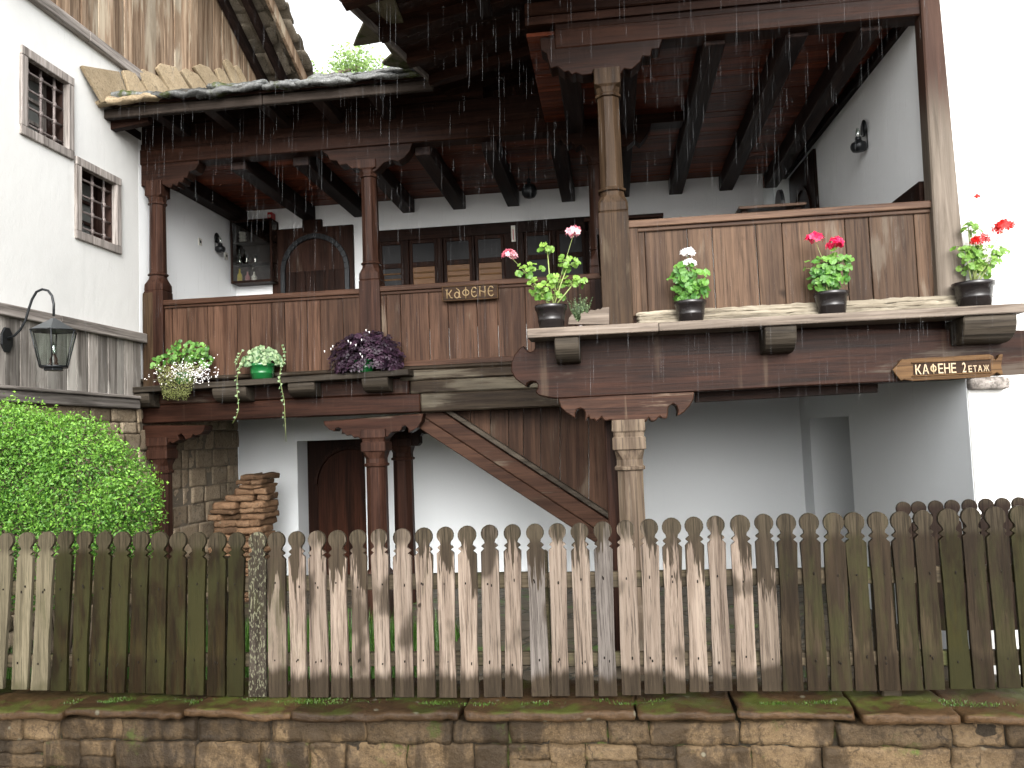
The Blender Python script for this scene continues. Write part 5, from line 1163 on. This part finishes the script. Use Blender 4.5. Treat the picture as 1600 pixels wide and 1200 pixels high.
# 3 purple plant
q = P(570, 565, Y=Yp2); c = Vector((q.x, Yp2, shelfz(570))); t = thing('purple_leaved_plant', 'dark purple clover-leaved plant with pale blossoms on the back shelf', 'potted plant', c)
pot(t, c, .12, .095, .14, 'greenpot'); b = B(); bs = B(); bf = B(); base = c+Vector((0, 0, .12))
for i in range(620):
    th = rnd.uniform(0, 6.28); ph = rnd.uniform(-.45, 1.35); rr = rnd.uniform(.72, 1.0); p_ = c+Vector((.02, 0, .15))+Vector((.43*math.cos(th)*math.cos(ph), .24*math.sin(th)*math.cos(ph), (.31 if ph > 0 else .34)*math.sin(ph)))*rr
    up_ = (p_-c).normalized(); nn = (up_*.8+CAMV*.35+rvec()*.45).normalized(); t_ = nn.orthogonal().normalized(); t_.rotate(Matrix.Rotation(rnd.uniform(0, 6.28), 3, nn)); tn = T()
    if i % 3 == 0: bs.tube([base, (base+p_)/2+Vector((0, 0, .04)), p_], .0018, 4, .5)
    for k in range(3):
        d = t_.copy(); d.rotate(Matrix.Rotation(k*2.094, 3, nn)); e_ = nn.cross(d); s_ = T(.036, .052)
        b.add([p_, p_+d*s_*.75+e_*s_*.62-nn*s_*.15, p_+d*s_*.85, p_+d*s_*.75-e_*s_*.62-nn*s_*.15], [(0, 1, 2), (0, 2, 3)], min(1, max(0, tn+T(-.15, .15))))
for x, y in [(517, 537), (520, 533), (544, 525), (548, 528), (565, 523), (572, 508), (577, 511), (563, 545), (566, 549), (507, 541), (556, 531)]:
    p_ = P(x, y+8, Y=Yp2-.25); bf.lathe(p_, [(.002, -.014), (.008, .008), (.006, .01)], 6, cap=False)
b.build('foliage', 'purple', t); bs.build('stems', 'purple', t); bf.build('blossoms', 'wfl', t)

# bush behind the fence at the left
bc = P(105, 800, Y=5.75); t = thing('round_boxwood_bush', 'rounded bright green bush behind the left end of the fence', 'bush', (bc.x, bc.y, GZ))
mb = abs(P(100, 800, Y=5.75).x-P(101, 800, Y=5.75).x)
lob = [(20, 725, 80, 88, .5), (95, 745, 95, 88, .5), (150, 775, 80, 90, .45), (185, 815, 56, 62, .4), (-30, 790, 110, 130, .5), (70, 850, 150, 90, .45), (30, 690, 55, 52, .35), (125, 705, 45, 52, .35), (0, 680, 50, 45, .3), (205, 775, 36, 40, .3), (80, 680, 40, 35, .3)]
b = B()
for (x, y, rx, ry, dy) in lob:
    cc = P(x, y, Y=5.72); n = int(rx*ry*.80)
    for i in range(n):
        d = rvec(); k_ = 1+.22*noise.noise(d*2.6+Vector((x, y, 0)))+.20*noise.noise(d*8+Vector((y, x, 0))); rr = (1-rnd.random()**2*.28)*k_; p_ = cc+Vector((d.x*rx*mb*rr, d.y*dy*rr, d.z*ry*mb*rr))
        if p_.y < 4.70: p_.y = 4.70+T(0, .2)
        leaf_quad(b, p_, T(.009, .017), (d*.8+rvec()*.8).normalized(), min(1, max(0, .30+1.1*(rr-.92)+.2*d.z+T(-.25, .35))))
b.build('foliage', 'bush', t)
b = B()
for (x, y, rx, ry, dy) in lob:
    cc = P(x, y, Y=5.72); b.tube([(bc.x+T(-.1, .1), 5.75, GZ), ((bc.x+cc.x)/2, 5.75, (GZ+cc.z)/2), cc], [.03, .02, .01], 6)
    for i in range(10): d = rvec(); b.tube([cc, cc+Vector((d.x*rx*mb, d.y*dy, d.z*ry*mb))*.8], [.008, .003], 5)
b.build('branches', 'bark', t)
# grass and weeds in the courtyard corner
b = B()
def gp():
    x = rnd.uniform(-5.3, -1.6); y = rnd.uniform(4.95, 8.2)
    return Vector((x, y, GZ))
tufts(b, 16000, gp, (.06, .55 if False else .34), .008, .5)
o = b.build('grass', 'grass'); tag(o, 'green grass and weeds growing in the courtyard behind the left fence', 'grass', kind='stuff')

# distant tree seen through the gap
tc = P(560, 128, Y=26); t = thing('pale_leafy_tree', 'pale green tree far behind between the two roofs', 'tree', (tc.x, 26, 0))
b = B(); b.tube([(tc.x, 26, 0), (tc.x+.3, 26, 6), (tc.x-.1, 26, tc.z-2.2), (tc.x, 26, tc.z-.8)], [.35, .28, .18, .06], 8)
for i in range(16): a = T(0, 6.28); h_ = T(-3, .5); b.tube([(tc.x, 26, tc.z+h_), (tc.x+1.2*math.cos(a), 26+1.2*math.sin(a), tc.z+h_-.6), (tc.x+1.8*math.cos(a), 26+1.8*math.sin(a), tc.z+h_-.8)], [.09, .05, .02], 5)
b.build('trunk', 'bark', t)
b = B()
for i in range(46):
    d = rvec(); k_ = T(.5, 1); cc = tc+Vector((d.x*2.9*k_, d.y*2.4*k_, d.z*2.2*k_-.9))
    for k in range(260): e_ = rvec(); leaf_quad(b, cc+e_*T(.2, .62), T(.05, .09), rvec(), min(1, max(0, .5+.4*e_.z+T(-.3, .3))))
b.build('crown', 'tree', t)

# ------------------------------------------------------------------ rain: short falling drops
rk = NT('rain_water'); rk.obj(); tr = rk.n('BsdfTransparent'); df = rk.n('BsdfTranslucent'); rk.put(df.inputs[0], (.7, .72, .75)); dg = rk.n('BsdfDiffuse'); rk.put(dg.inputs[0], (.9, .92, .95))
m1 = rk.n('MixShader'); m1.inputs[0].default_value = .5; rk.l(df.outputs[0], m1.inputs[1]); rk.l(dg.outputs[0], m1.inputs[2])
mx = rk.n('MixShader'); mx.inputs[0].default_value = .06; rk.l(tr.outputs[0], mx.inputs[1]); rk.l(m1.outputs[0], mx.inputs[2]); rk.l(mx.outputs[0], rk.out.inputs[0]); M['rain'] = rk.m
b = B()
for i in range(1500):
    Y = rnd.uniform(3.2, 8.1); x = rnd.uniform(60, 1560); y = rnd.uniform(-20, 640); p_ = P(x, y, Y=Y); 
    L = T(.05, .24); r_ = T(.0003, .0008)
    b.tube([p_, p_+Vector((.01*L, 0, L*.3)), p_+Vector((.03*L, 0, L))], [r_*.6, r_, r_*.1], 5)
o = b.build('rain', 'rain'); tag(o, 'fine rain drops falling in front of the veranda', 'rain', kind='stuff')
